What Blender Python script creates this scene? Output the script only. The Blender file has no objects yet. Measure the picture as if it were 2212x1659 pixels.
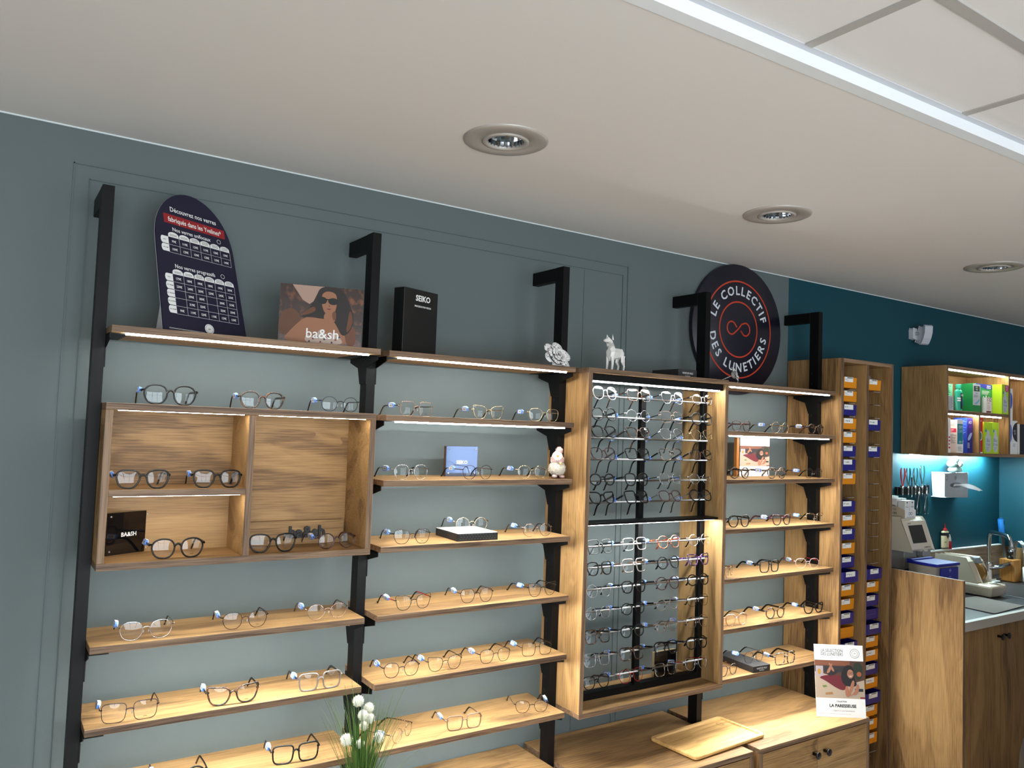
import bpy, bmesh, math, random
from mathutils import Vector, Matrix
from mathutils.geometry import tessellate_polygon
random.seed(7)
S = bpy.context.scene
COL = S.collection
PI = math.pi

# ---------------------------------------------------------------- camera, light, exposure
def setup_camera():
    yaw, pitch, roll = math.radians(33.528), math.radians(3.1135), math.radians(2.0833)
    cy, sy, cp, sp, cr, sr = math.cos(yaw), math.sin(yaw), math.cos(pitch), math.sin(pitch), math.cos(roll), math.sin(roll)
    fwd = Vector((sy*cp, cy*cp, sp)); right = Vector((cy, -sy, 0)); up = right.cross(fwd)
    r2 = right*cr + up*sr; u2 = up*cr - right*sr
    cam = bpy.data.cameras.new('camera'); o = bpy.data.objects.new('camera', cam); COL.objects.link(o)
    m = Matrix((r2, u2, -fwd)).transposed().to_4x4(); m.translation = (-0.2389, -2.5153, 1.62)
    o.matrix_world = m
    cam.sensor_fit = 'HORIZONTAL'; cam.sensor_width = 36.0; cam.lens = 1714.36/2212*36; cam.clip_start = .05
    S.camera = o
setup_camera()
S.view_settings.view_transform = 'Standard'; S.view_settings.look = 'None'
S.view_settings.exposure = 0.0; S.view_settings.gamma = 1.0; S.view_settings.use_curve_mapping = False
S.cycles.use_denoising = True
S.cycles.max_bounces = 7; S.cycles.diffuse_bounces = 3; S.cycles.glossy_bounces = 3
S.cycles.transmission_bounces = 4; S.cycles.transparent_max_bounces = 24
S.cycles.caustics_reflective = False; S.cycles.caustics_refractive = False
S.cycles.sample_clamp_indirect = 4.0
w = bpy.data.worlds.new('world'); S.world = w; w.use_nodes = True
w.node_tree.nodes['Background'].inputs[0].default_value = (.75, .87, 1, 1)
w.node_tree.nodes['Background'].inputs[1].default_value = 0.35
def area(name, loc, size, power, color, direction):
    l = bpy.data.lights.new(name, 'AREA'); l.shape = 'RECTANGLE'; l.size = size[0]; l.size_y = size[1]
    l.energy = power; l.color = color
    o = bpy.data.objects.new(name, l); COL.objects.link(o); o.location = loc
    o.rotation_euler = Vector(direction).to_track_quat('-Z', 'Y').to_euler()
    return o
# daylight through the two shop windows behind the camera (front wall, y = -5)
WINS = [(-1.7, 1.4, .25, 2.25), (2.3, 4.5, .25, 2.25)]
for i, (x0, x1, z0, z1) in enumerate(WINS):
    area('window_daylight', ((x0+x1)/2, -5.12, (z0+z1)/2), (x1-x0, z1-z0), (152, 45)[i], (.86, .94, 1.0), (0, 1, .12))

# ---------------------------------------------------------------- materials
def lin(c):
    def f(v):
        v /= 255.0
        return v/12.92 if v <= .04045 else ((v+.055)/1.055)**2.4
    return (f(c[0]), f(c[1]), f(c[2]), 1)
MATS = {}
def mat(name, rgb=(128, 128, 128), rough=.5, metal=0.0, spec=.5, emit=None, estr=0.0, bump=0.0, bscale=200, coat=0.0, trans=0.0, var=0.0):
    if name in MATS: return MATS[name]
    m = bpy.data.materials.new(name); m.use_nodes = True; nt = m.node_tree; b = nt.nodes['Principled BSDF']
    b.inputs['Base Color'].default_value = lin(rgb); b.inputs['Roughness'].default_value = rough
    b.inputs['Metallic'].default_value = metal; b.inputs['Specular IOR Level'].default_value = spec
    b.inputs['Coat Weight'].default_value = coat; b.inputs['Transmission Weight'].default_value = trans
    if emit: b.inputs['Emission Color'].default_value = lin(emit); b.inputs['Emission Strength'].default_value = estr
    if bump or var:
        tc = nt.nodes.new('ShaderNodeTexCoord'); n = nt.nodes.new('ShaderNodeTexNoise'); n.inputs['Scale'].default_value = bscale; n.inputs['Detail'].default_value = 3
        nt.links.new(tc.outputs['Object'], n.inputs['Vector'])
        if bump:
            bp = nt.nodes.new('ShaderNodeBump'); bp.inputs['Strength'].default_value = bump; bp.inputs['Distance'].default_value = .002
            nt.links.new(n.outputs['Fac'], bp.inputs['Height']); nt.links.new(bp.outputs['Normal'], b.inputs['Normal'])
        if var:
            mx = nt.nodes.new('ShaderNodeMix'); mx.data_type = 'RGBA'; mx.blend_type = 'MULTIPLY'; mx.inputs[0].default_value = var
            mx.inputs[6].default_value = lin(rgb); nt.links.new(n.outputs['Fac'], mx.inputs[7]); nt.links.new(mx.outputs[2], b.inputs['Base Color'])
    MATS[name] = m
    return m

def wood(name, axis, light, mid, dark, across=9.0, rough=.5, knots=1.0, scale=1.0):
    """knotty oak laminate: grain along the given axis, warped round the knots"""
    if name in MATS: return MATS[name]
    m = bpy.data.materials.new(name); m.use_nodes = True; nt = m.node_tree; N = nt.nodes; L = nt.links; b = N['Principled BSDF']
    def math_(op, a=None, c=None, v0=None, v1=None):
        n = N.new('ShaderNodeMath'); n.operation = op
        if a is not None: L.new(a, n.inputs[0])
        elif v0 is not None: n.inputs[0].default_value = v0
        if c is not None: L.new(c, n.inputs[1])
        elif v1 is not None: n.inputs[1].default_value = v1
        return n.outputs[0]
    tc = N.new('ShaderNodeTexCoord'); oi = N.new('ShaderNodeObjectInfo')
    off = N.new('ShaderNodeVectorMath'); off.operation = 'SCALE'; off.inputs[0].default_value = (7.3, 5.1, 3.7); L.new(oi.outputs['Random'], off.inputs['Scale'])
    add = N.new('ShaderNodeVectorMath'); L.new(tc.outputs['Object'], add.inputs[0]); L.new(off.outputs[0], add.inputs[1])
    sv = [scale*across]*3; sv[axis] = scale*1.5
    kv = [scale*6.5]*3; kv[axis] = scale*2.6
    km = N.new('ShaderNodeMapping'); km.inputs['Scale'].default_value = kv; L.new(add.outputs[0], km.inputs['Vector'])
    kno = N.new('ShaderNodeTexNoise'); kno.inputs['Scale'].default_value = 2.0; kno.inputs['Detail'].default_value = 2; L.new(km.outputs[0], kno.inputs['Vector'])
    kw = N.new('ShaderNodeMix'); kw.data_type = 'RGBA'; kw.blend_type = 'LINEAR_LIGHT'; kw.inputs[0].default_value = .22; L.new(km.outputs[0], kw.inputs[6]); L.new(kno.outputs['Color'], kw.inputs[7])
    vo = N.new('ShaderNodeTexVoronoi'); vo.inputs['Scale'].default_value = .62; L.new(kw.outputs[2], vo.inputs['Vector'])
    d = vo.outputs['Distance']
    # knot presence per cell
    sep = N.new('ShaderNodeSeparateColor'); L.new(vo.outputs['Color'], sep.inputs[0])
    pres = math_('GREATER_THAN', sep.outputs[0], v1=.45)
    infl = math_('MULTIPLY', math_('POWER', math_('MAXIMUM', math_('SUBTRACT', None, d, v0=1.0), v1=0.0), v1=5.0), pres)
    mp = N.new('ShaderNodeMapping'); mp.inputs['Scale'].default_value = sv; L.new(add.outputs[0], mp.inputs['Vector'])
    ca = N.new('ShaderNodeCombineXYZ')
    for i in range(3):
        if i != axis: L.new(math_('MULTIPLY', infl, v1=1.6), ca.inputs[i])
    wa = N.new('ShaderNodeVectorMath'); L.new(mp.outputs[0], wa.inputs[0]); L.new(ca.outputs[0], wa.inputs[1])
    n1 = N.new('ShaderNodeTexNoise'); n1.inputs['Scale'].default_value = .8; n1.inputs['Detail'].default_value = 3; n1.inputs['Distortion'].default_value = .6; L.new(wa.outputs[0], n1.inputs['Vector'])
    rings = math_('SINE', math_('MULTIPLY', n1.outputs['Fac'], v1=46.0))
    fm = N.new('ShaderNodeMapping'); fv = [scale*330]*3; fv[axis] = scale*9; fm.inputs['Scale'].default_value = fv; L.new(add.outputs[0], fm.inputs['Vector'])
    n2 = N.new('ShaderNodeTexNoise'); n2.inputs['Scale'].default_value = 1.0; n2.inputs['Detail'].default_value = 3; L.new(fm.outputs[0], n2.inputs['Vector'])
    t = math_('ADD', math_('MULTIPLY', n1.outputs['Fac'], v1=1.05), math_('MULTIPLY', rings, v1=.06))
    t = math_('SUBTRACT', math_('ADD', t, math_('MULTIPLY', math_('SUBTRACT', n2.outputs['Fac'], v1=.5), v1=.75)), v1=.08)
    cr = N.new('ShaderNodeValToRGB'); e = cr.color_ramp.elements
    e[0].position = .18; e[0].color = lin(dark); e[1].position = .68; e[1].color = lin(light)
    k = e.new(.42); k.color = lin(mid)
    L.new(t, cr.inputs[0])
    kd = N.new('ShaderNodeValToRGB'); ke = kd.color_ramp.elements
    ke[0].position = .03; ke[0].color = (1, 1, 1, 1); ke[1].position = .15; ke[1].color = (0, 0, 0, 1)
    L.new(math_('ADD', d, math_('MULTIPLY', math_('SUBTRACT', n2.outputs['Fac'], v1=.5), v1=.12)), kd.inputs[0])
    kf = math_('MULTIPLY', math_('MULTIPLY', kd.outputs[0], pres), v1=.85*knots)
    mx = N.new('ShaderNodeMix'); mx.data_type = 'RGBA'; L.new(kf, mx.inputs[0]); L.new(cr.outputs[0], mx.inputs[6]); mx.inputs[7].default_value = lin((52, 36, 24))
    L.new(mx.outputs[2], b.inputs['Base Color']); b.inputs['Roughness'].default_value = rough; b.inputs['Specular IOR Level'].default_value = .35
    bp = N.new('ShaderNodeBump'); bp.inputs['Strength'].default_value = .12; bp.inputs['Distance'].default_value = .001; L.new(n2.outputs['Fac'], bp.inputs['Height']); L.new(bp.outputs[0], b.inputs['Normal'])
    MATS[name] = m
    return m
OAK = ((181, 145, 98), (156, 121, 78), (104, 77, 49))
WX = wood('oak_grain_lengthwise', 0, *OAK); WZ = wood('oak_grain_upright', 2, *OAK)
WXE = wood('oak_edge_band', 0, (150, 122, 96), (120, 95, 74), (76, 58, 45), across=60, knots=0)
WZE = wood('oak_edge_band_upright', 2, (150, 122, 96), (120, 95, 74), (76, 58, 45), across=60, knots=0)
BAMBOO = wood('bamboo', 0, (238, 198, 134), (222, 178, 112), (196, 150, 88), across=60, knots=0)
BLACK = mat('black_powder_coat', (6, 6, 7), .5, spec=.2)
BLACKP = mat('black_plastic', (14, 14, 15), .35)
WHITE = mat('white_plastic', (232, 232, 230), .45)
LED = mat('led_strip_light', (255, 255, 250), .5, emit=(250, 252, 248), estr=225.0)
LED2 = mat('led_strip_light_raised', (255, 255, 250), .5, emit=(250, 252, 248), estr=108.0)
LEDW = mat('led_strip_light_soft', (255, 250, 240), .5, emit=(255, 250, 238), estr=58.0)
CHROME = mat('chrome', (220, 222, 226), .12, 1.0)
STEEL = mat('brushed_steel', (190, 190, 192), .3, 1.0)
GREY = mat('grey_wall_paint', (97, 108, 109), .6, spec=.3, bump=.08, bscale=260)
TEAL = mat('teal_wall_paint', (10, 68, 82), .55, spec=.35, bump=.06, bscale=260)
CEIL = mat('white_ceiling_paint', (232, 227, 223), .9, spec=.1, bump=.05, bscale=160)
PAPER = mat('white_paper', (240, 240, 238), .6)
NAVY = mat('navy_print', (20, 18, 48), .4)
INK = mat('black_ink', (18, 18, 22), .6)

def glass_mat(name='lens_glass', tint=(255, 255, 255), refl=1.0):
    if name in MATS: return MATS[name]
    m = bpy.data.materials.new(name); m.use_nodes = True; nt = m.node_tree; N = nt.nodes; L = nt.links
    for n in list(N): N.remove(n)
    out = N.new('ShaderNodeOutputMaterial'); tr = N.new('ShaderNodeBsdfTransparent'); tr.inputs[0].default_value = lin(tint)
    gl = N.new('ShaderNodeBsdfGlossy'); gl.inputs['Roughness'].default_value = .02; gl.inputs[0].default_value = (.9, .96, 1, 1)
    fr = N.new('ShaderNodeLayerWeight'); fr.inputs['Blend'].default_value = .5
    pw = N.new('ShaderNodeMath'); pw.operation = 'POWER'; pw.inputs[1].default_value = 4.0; L.new(fr.outputs['Facing'], pw.inputs[0])
    mu = N.new('ShaderNodeMath'); mu.operation = 'MULTIPLY_ADD'; mu.inputs[1].default_value = .9*refl; mu.inputs[2].default_value = .045*refl; mu.use_clamp = True
    L.new(pw.outputs[0], mu.inputs[0]); mx = N.new('ShaderNodeMixShader'); L.new(mu.outputs[0], mx.inputs[0]); L.new(tr.outputs[0], mx.inputs[1]); L.new(gl.outputs[0], mx.inputs[2])
    L.new(mx.outputs[0], out.inputs[0]); MATS[name] = m
    return m
LENS = glass_mat()
ACRYL = glass_mat('clear_acrylic', (245, 250, 250))

# ---------------------------------------------------------------- mesh builder
class MB:
    def __init__(s, m=None):
        s.v = []; s.f = []; s.fm = []; s.sm = []; s.slots = []; s.cur = 0; s.M = Matrix.Identity(4)
        if m: s.use(m)
    def use(s, m):
        if m not in s.slots: s.slots.append(m)
        s.cur = s.slots.index(m); return s
    def at(s, M=None):
        s.M = M if M is not None else Matrix.Identity(4); return s
    def add(s, vs, fs, smooth=False):
        b = len(s.v); s.v += [s.M @ Vector(v) for v in vs]
        for f in fs: s.f.append(tuple(b+i for i in f)); s.fm.append(s.cur); s.sm.append(smooth)
        return s
    def box(s, x0, x1, y0, y1, z0, z1):
        return s.add([(x0,y0,z0),(x1,y0,z0),(x1,y1,z0),(x0,y1,z0),(x0,y0,z1),(x1,y0,z1),(x1,y1,z1),(x0,y1,z1)],
                     [(0,3,2,1),(4,5,6,7),(0,1,5,4),(1,2,6,5),(2,3,7,6),(3,0,4,7)])
    def boxe(s, x0, x1, y0, y1, z0, z1, mface, medge, flat=2):
        """board whose two big faces (normal axis flat) take mface and whose edges take medge"""
        vs = [(x0,y0,z0),(x1,y0,z0),(x1,y1,z0),(x0,y1,z0),(x0,y0,z1),(x1,y0,z1),(x1,y1,z1),(x0,y1,z1)]
        fs = [((0,3,2,1),2),((4,5,6,7),2),((0,1,5,4),1),((1,2,6,5),0),((2,3,7,6),1),((3,0,4,7),0)]
        b = len(s.v); s.v += [s.M @ Vector(v) for v in vs]
        for f, ax in fs:
            s.use(mface if ax == flat else medge); s.f.append(tuple(b+i for i in f)); s.fm.append(s.cur); s.sm.append(False)
        return s
    def prism(s, pts, axis, a0, a1, smooth=False):
        """extrude a 2-D polygon along an axis; pts are the other two coordinates in order"""
        def p3(p, a):
            if axis == 0: return (a, p[0], p[1])
            if axis == 1: return (p[0], a, p[1])
            return (p[0], p[1], a)
        n = len(pts); vs = [p3(p, a0) for p in pts] + [p3(p, a1) for p in pts]
        tri = tessellate_polygon([[Vector((p[0], p[1], 0)) for p in pts]])
        fs = [tuple(t) for t in tri] + [tuple(n+i for i in reversed(t)) for t in tri]
        s.add(vs, fs)
        b = len(s.v)-2*n
        for i in range(n):
            j = (i+1) % n; s.f.append((b+i, b+j, b+n+j, b+n+i)); s.fm.append(s.cur); s.sm.append(smooth)
        return s
    def lathe(s, prof, seg=32, axis='Z', c=(0, 0, 0), smooth=True, cap=True):
        vs = []; fs = []; n = len(prof)
        for k in range(seg):
            a = 2*PI*k/seg
            for r, h in prof:
                x, y = r*math.cos(a), r*math.sin(a)
                p = (x, y, h) if axis == 'Z' else ((x, h, y) if axis == 'Y' else (h, x, y))
                vs.append((p[0]+c[0], p[1]+c[1], p[2]+c[2]))
        for k in range(seg):
            k2 = (k+1) % seg
            for i in range(n-1): fs.append((k*n+i, k2*n+i, k2*n+i+1, k*n+i+1))
        if cap and prof[0][0] > 1e-6: fs.append(tuple(k*n for k in reversed(range(seg))))
        if cap and prof[-1][0] > 1e-6: fs.append(tuple(k*n+n-1 for k in range(seg)))
        return s.add(vs, fs, smooth)
    def tube(s, pts, r, seg=8, closed=False, sx=1.0, sy=1.0, up=(0, 0, 1), smooth=True):
        """sweep an ellipse along pts; r may be a list; sx along side, sy along up"""
        P = [Vector(p) for p in pts]; n = len(P); vs = []; fs = []
        for i in range(n):
            a = P[(i-1) % n] if (closed or i > 0) else P[i]; c = P[(i+1) % n] if (closed or i < n-1) else P[i]
            t = (c-a).normalized(); u = Vector(up)
            side = t.cross(u)
            if side.length < 1e-4: side = t.cross(Vector((1, 0, .01)))
            side.normalize(); u2 = side.cross(t).normalized(); ri = r[i] if isinstance(r, (list, tuple)) else r
            for k in range(seg):
                an = 2*PI*(k+.5)/seg
                vs.append(P[i]+side*math.cos(an)*ri*sx+u2*math.sin(an)*ri*sy)
        m = n if closed else n-1
        for i in range(m):
            j = (i+1) % n
            for k in range(seg):
                l = (k+1) % seg; fs.append((i*seg+k, i*seg+l, j*seg+l, j*seg+k))
        if not closed:
            fs.append(tuple(range(seg))); fs.append(tuple((n-1)*seg+k for k in reversed(range(seg))))
        return s.add(vs, fs, smooth)
    def ball(s, c, r, seg=12, rings=8, sc=(1, 1, 1), bumpf=None):
        vs = [(c[0], c[1], c[2]+r*sc[2])]; fs = []
        for i in range(1, rings):
            th = PI*i/rings
            for k in range(seg):
                a = 2*PI*k/seg; q = 1.0 if not bumpf else bumpf(th, a)
                vs.append((c[0]+r*q*sc[0]*math.sin(th)*math.cos(a), c[1]+r*q*sc[1]*math.sin(th)*math.sin(a), c[2]+r*q*sc[2]*math.cos(th)))
        vs.append((c[0], c[1], c[2]-r*sc[2])); e = len(vs)-1
        for k in range(seg):
            l = (k+1) % seg; fs.append((0, 1+k, 1+l)); fs.append((e, e-seg+l, e-seg+k))
            for i in range(rings-2):
                fs.append((1+i*seg+k, 1+(i+1)*seg+k, 1+(i+1)*seg+l, 1+i*seg+l))
        return s.add(vs, fs, True)
    def text(s, body, size, c=(0, 0), align='CENTER', bold=0.0, depth=0.0, sx=1.0, shear=0.0):
        """flat lettering in the local XZ plane facing -Y, centred on c, transformed by M"""
        cu = bpy.data.curves.new('t', 'FONT'); cu.body = body; cu.size = size; cu.align_x = align; cu.align_y = 'CENTER'
        cu.offset = bold*size; cu.extrude = depth/2; cu.resolution_u = 2; cu.shear = shear
        o = bpy.data.objects.new('t', cu); COL.objects.link(o)
        me = bpy.data.meshes.new_from_object(o)
        vs = [(v.co.x*sx+c[0], -v.co.z, v.co.y+c[1]) for v in me.vertices]; fs = [tuple(p.vertices) for p in me.polygons]
        bpy.data.objects.remove(o); bpy.data.curves.remove(cu); bpy.data.meshes.remove(me)
        return s.add(vs, fs)
    def flat(s, pts, lay=0.0, smooth=0):
        """flat polygon in local XZ at y = -lay"""
        if smooth: pts = chaikin(pts, smooth)
        tri = tessellate_polygon([[Vector((p[0], p[1], 0)) for p in pts]])
        return s.add([(p[0], -lay, p[1]) for p in pts], [tuple(t) for t in tri])
    def rect(s, x0, x1, z0, z1, lay=0.0):
        return s.add([(x0, -lay, z0), (x1, -lay, z0), (x1, -lay, z1), (x0, -lay, z1)], [(0, 1, 2, 3)])
    def ring(s, c, r0, r1, lay=0.0, seg=64):
        vs = []
        for k in range(seg):
            a = 2*PI*k/seg; vs += [(c[0]+r0*math.cos(a), -lay, c[1]+r0*math.sin(a)), (c[0]+r1*math.cos(a), -lay, c[1]+r1*math.sin(a))]
        return s.add(vs, [(2*k, 2*k+1, (2*k+3) % (2*seg), (2*k+2) % (2*seg)) for k in range(seg)])
def chaikin(pts, n=2, closed=True):
    for _ in range(n):
        q = []
        m = len(pts)
        for i in range(m if closed else m-1):
            a = pts[i]; b = pts[(i+1) % m]
            q.append(tuple(.75*x+.25*y for x, y in zip(a, b))); q.append(tuple(.25*x+.75*y for x, y in zip(a, b)))
        if not closed: q = [pts[0]]+q+[pts[-1]]
        pts = q
    return pts
def circle(cx, cz, r, n=24, rz=None): return [(cx+r*math.cos(2*PI*k/n), cz+(rz or r)*math.sin(2*PI*k/n)) for k in range(n)]

def mesh_of(mb, name):
    me = bpy.data.meshes.new(name); me.from_pydata([tuple(v) for v in mb.v], [], mb.f)
    for m in mb.slots: me.materials.append(m)
    for p, mi, sm in zip(me.polygons, mb.fm, mb.sm): p.material_index = mi; p.use_smooth = sm
    me.validate(); me.update()
    return me
def obj(name, mb, parent=None, world=False, bevel=0.0, label=None):
    if world and parent is not None:
        inv = parent.matrix_basis.inverted()
        if parent.parent is not None: inv = (parent.parent.matrix_basis @ parent.matrix_basis).inverted()
        mb.v = [inv @ v for v in mb.v]
    me = mb if isinstance(mb, bpy.types.Mesh) else mesh_of(mb, name)
    o = bpy.data.objects.new(name, me); COL.objects.link(o)
    if parent is not None: o.parent = parent
    if bevel:
        md = o.modifiers.new('bevel', 'BEVEL'); md.width = bevel; md.segments = 1; md.limit_method = 'ANGLE'; md.angle_limit = .9
    if label: o['label'] = label
    return o
def thing(name, label, cat, loc=(0, 0, 0), rz=0.0, group=None, rot=None):
    o = bpy.data.objects.new(name, None); COL.objects.link(o); o.empty_display_size = .02
    o.location = loc; o.rotation_euler = rot if rot else (0, 0, rz)
    return tag(o, label, cat, group)
def tag(o, label, cat, group=None):
    o['label'] = label; o['category'] = cat
    if group: o['group'] = group
    return o
def struct(name, mb, bevel=0.0, label=None):
    o = obj(name, mb, bevel=bevel); o['kind'] = 'structure'
    if label: o['label'] = label
    return o
T = Matrix.Translation
def RZ(a): return Matrix.Rotation(a, 4, 'Z')
def RX(a): return Matrix.Rotation(a, 4, 'X')
def RY(a): return Matrix.Rotation(a, 4, 'Y')

# ---------------------------------------------------------------- the room
H, H2, YR = 2.4172, 2.4458, -1.436
XL, XR, YF = -2.2, 7.6, -5.0
XT = 3.059
b = MB(mat('grey_floor_tile', (196, 190, 180), .45, bump=.1, bscale=40)); b.box(XL, XR, YF-.1, .1, -.05, 0); struct('floor', b)
b = MB(GREY); b.box(XL, XT, 0, .12, 0, H); struct('wall_back', b)
b = MB(TEAL); b.box(XT, XR, 0, .12, 0, H); struct('wall_back_teal', b)
b = MB(TEAL); b.box(5.19, 5.31, -.75, 0, 0, 1.546); struct('wall_return', b)
b = MB(mat('off_white_wall_paint', (205, 203, 198), .8)); b.box(XL-.12, XL, YF, .12, 0, H2); struct('wall_left', b)
b = MB(MATS['off_white_wall_paint']); b.box(XR, XR+.12, YF, .12, 0, H2); struct('wall_right', b)
b = MB(mat('front_wall_paint', (215, 210, 204), .8)); xs = XL
for x0, x1, z0, z1 in WINS:
    b.box(xs, x0, YF-.1, YF, 0, H2); b.box(x0, x1, YF-.1, YF, 0, z0); b.box(x0, x1, YF-.1, YF, z1, H2); xs = x1
b.box(xs, XR, YF-.1, YF, 0, H2); struct('wall_front', b)
for i, (x0, x1, z0, z1) in enumerate(WINS):
    b = MB(mat('dark_window_frame', (60, 62, 66), .4)); n = 3
    for k in range(n+1):
        x = x0+(x1-x0)*k/n; b.box(x-.03, x+.03, YF-.08, YF-.03, z0, z1)
    for z in (z0+.03, z0+(z1-z0)*.68, z1-.03): b.box(x0, x1, YF-.075, YF-.035, z-.025, z+.025)
    struct('window_%d' % (i+1), b)
# lowered plaster ceiling, the white riser and the tiled grid ceiling
LIGHTS = [(.925, -.683), (2.088, -.685), (3.496, -.76)]
b = MB(CEIL)
loop = [(XL, 0), (XR, 0), (XR, YR-.027*XR), (XL, YR-.027*XL)]
loops = [[Vector((x, y, 0)) for x, y in loop]]+[[Vector((cx+.062*math.cos(-2*PI*k/24), cy+.062*math.sin(-2*PI*k/24), 0)) for k in range(24)] for cx, cy in LIGHTS]
flatv = [v for l in loops for v in l]
b.add([(v.x, v.y, H) for v in flatv], [tuple(t) for t in tessellate_polygon(loops)])
b.add([(x, y, z) for z in (H, H+.14) for x, y in loop], [(0, 1, 5, 4), (1, 2, 6, 5), (2, 3, 7, 6), (3, 0, 4, 7), (4, 5, 6, 7)])
for cx, cy in LIGHTS:
    c = [(cx+.062*math.cos(2*PI*k/24), cy+.062*math.sin(2*PI*k/24)) for k in range(24)]
    b.add([(x, y, z) for z in (H, H+.12) for x, y in c], [(k, (k+1) % 24, 24+(k+1) % 24, 24+k) for k in range(24)])
struct('ceiling', b)
b = MB(mat('white_gloss_trim', (240, 243, 246), .4))
yr = lambda x: YR-.027*x
b.prism([(XL, yr(XL)-.003), (XR, yr(XR)-.003), (XR, yr(XR)+.03), (XL, yr(XL)+.03)], 2, H-.0015, H2+.002); struct('trim_1', b, label='white riser between the lowered plaster ceiling and the tiled ceiling')
b = MB(mat('grid_ceiling_tile', (232, 228, 225), .9, bump=.1, bscale=500)); b.box(XL, XR, YF-.1, YR+.25, H2, H2+.06); struct('ceiling_tiles', b, label='matt white square tiles of the raised ceiling')
g = MB(mat('grid_ceiling_bar', (176, 172, 168), .5))
ang = MB(mat('pale_wall_angle', (206, 208, 214), .5)); ang.prism([(XL, yr(XL)-.021), (XR, yr(XR)-.021), (XR, yr(XR)-.003), (XL, yr(XL)-.003)], 2, H2-.002, H2+.003)
struct('trim_2', ang, label='pale wall angle along the riser')
for x in [1.159-.6025*k for k in range(1, 6)]+[1.159+.6025*k for k in range(0, 11)]: g.box(x-.012, x+.012, YF, yr(x)-.02, H2-.003, H2+.001)
for y in (-1.751, -2.351, -2.951, -3.551, -4.151, -4.751): g.box(XL, XR, y-.012, y+.012, H2-.003, H2+.001)
struct('trim_3', g, label='grey bars of the ceiling grid')
b = MB(mat('pale_sealant', (214, 224, 226), .5)); b.box(XL, XR, -.004, 0, H-.004, H); struct('trim_4', b, label='thin pale joint between wall and ceiling')
# old door-frame outline left under the wall paint
b = MB(mat('grey_wall_paint_groove', (89, 100, 101), .6))
for x0, x1, z1, t in ((-.068, 1.994, 2.317, .0032), (-.028, 1.967, 2.277, .002)):
    b.box(x0-t, x0, -.0035, 0, 0, z1); b.box(x1, x1+t, -.0035, 0, 0, z1); b.box(x0-t, x1+t, -.0035, 0, z1-t, z1)
b.box(1.76, 1.762, -.002, 0, 0, 2.27); struct('trim_5', b, label='faint frame outline under the grey wall paint')

# recessed downlights in the plaster ceiling
def downlight(x, y, label):
    t = thing('ceiling_downlight', label, 'ceiling light', (x, y, H), group='recessed downlights along the lowered ceiling')
    b = MB(mat('satin_white_metal', (186, 180, 174), .35, .2)); b.lathe([(.119, 0), (.1185, -.003), (.113, -.0055), (.068, -.0055), (.066, -.003), (.066, 0)], 56, cap=False); obj('outer_ring', b, t)
    b = MB(MATS['satin_white_metal']); b.lathe([(.066, -.003), (.0655, -.0075), (.06, -.009), (.052, -.008), (.050, -.003), (.050, .0)], 48, cap=False); obj('inner_bezel', b, t)
    b = MB(mat('mirror_reflector', (235, 238, 242), .08, 1.0)); n = 24; prof = ((.0505, -.004), (.049, .012), (.044, .035), (.036, .055), (.024, .068))
    vs = [(r*math.cos(2*PI*k/n), r*math.sin(2*PI*k/n), z) for r, z in prof for k in range(n)]
    b.add(vs, [(i*n+k, i*n+(k+1) % n, (i+1)*n+(k+1) % n, (i+1)*n+k) for i in range(4) for k in range(n)]); obj('reflector', b, t)
    b = MB(mat('lamp_glass', (210, 205, 190), .3)); b.lathe([(.0001, .060), (.018, .062), (.026, .07), (.026, .08), (.0001, .08)], 24); obj('bulb', b, t)
downlight(.925, -.683, 'recessed round downlight, nearest of the three above the left shelves')
downlight(2.088, -.685, 'recessed round downlight above the glasses frame, middle of three')
downlight(3.496, -.76, 'recessed round downlight at the right edge above the teal wall')

# ---------------------------------------------------------------- wall posts of the shelving
PX = [0.0, .7652, 1.5211, 2.2754, 3.0415]
PORD = ['first square black post from the left, beside the navy price board', 'second square black post from the left, right of the beach poster',
        'third black post from the left, behind the paper rose', 'fourth black post from the left, crossing the round sign', 'fifth black post from the left, in front of the tall oak cabinet']
PT, AB, PW = 2.2192, 2.1704, .0288
for i, px in enumerate(PX):
    t = thing('shelf_post', PORD[i], 'post', (px, -.172, 0), group='black posts carrying the shelves')
    mb_up = MB(BLACK); mb_up.box(-PW/2, PW/2, -.0255, .0225, 0, PT)
    b = MB(BLACK); b.box(-PW/2, PW/2, .0227, .1715, AB, PT); obj('wall_arm', b, t, bevel=.0012)
    b = mb_up; b.use(mat('slot_dark', (3, 3, 3), .8)); z = .12
    while z < 1.95: b.box(-PW/2-.0004, -PW/2+.001, .006, .012, z, z+.012); b.box(PW/2-.001, PW/2+.0004, .006, .012, z, z+.012); z += .05
    obj('upright', b, t)

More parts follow.
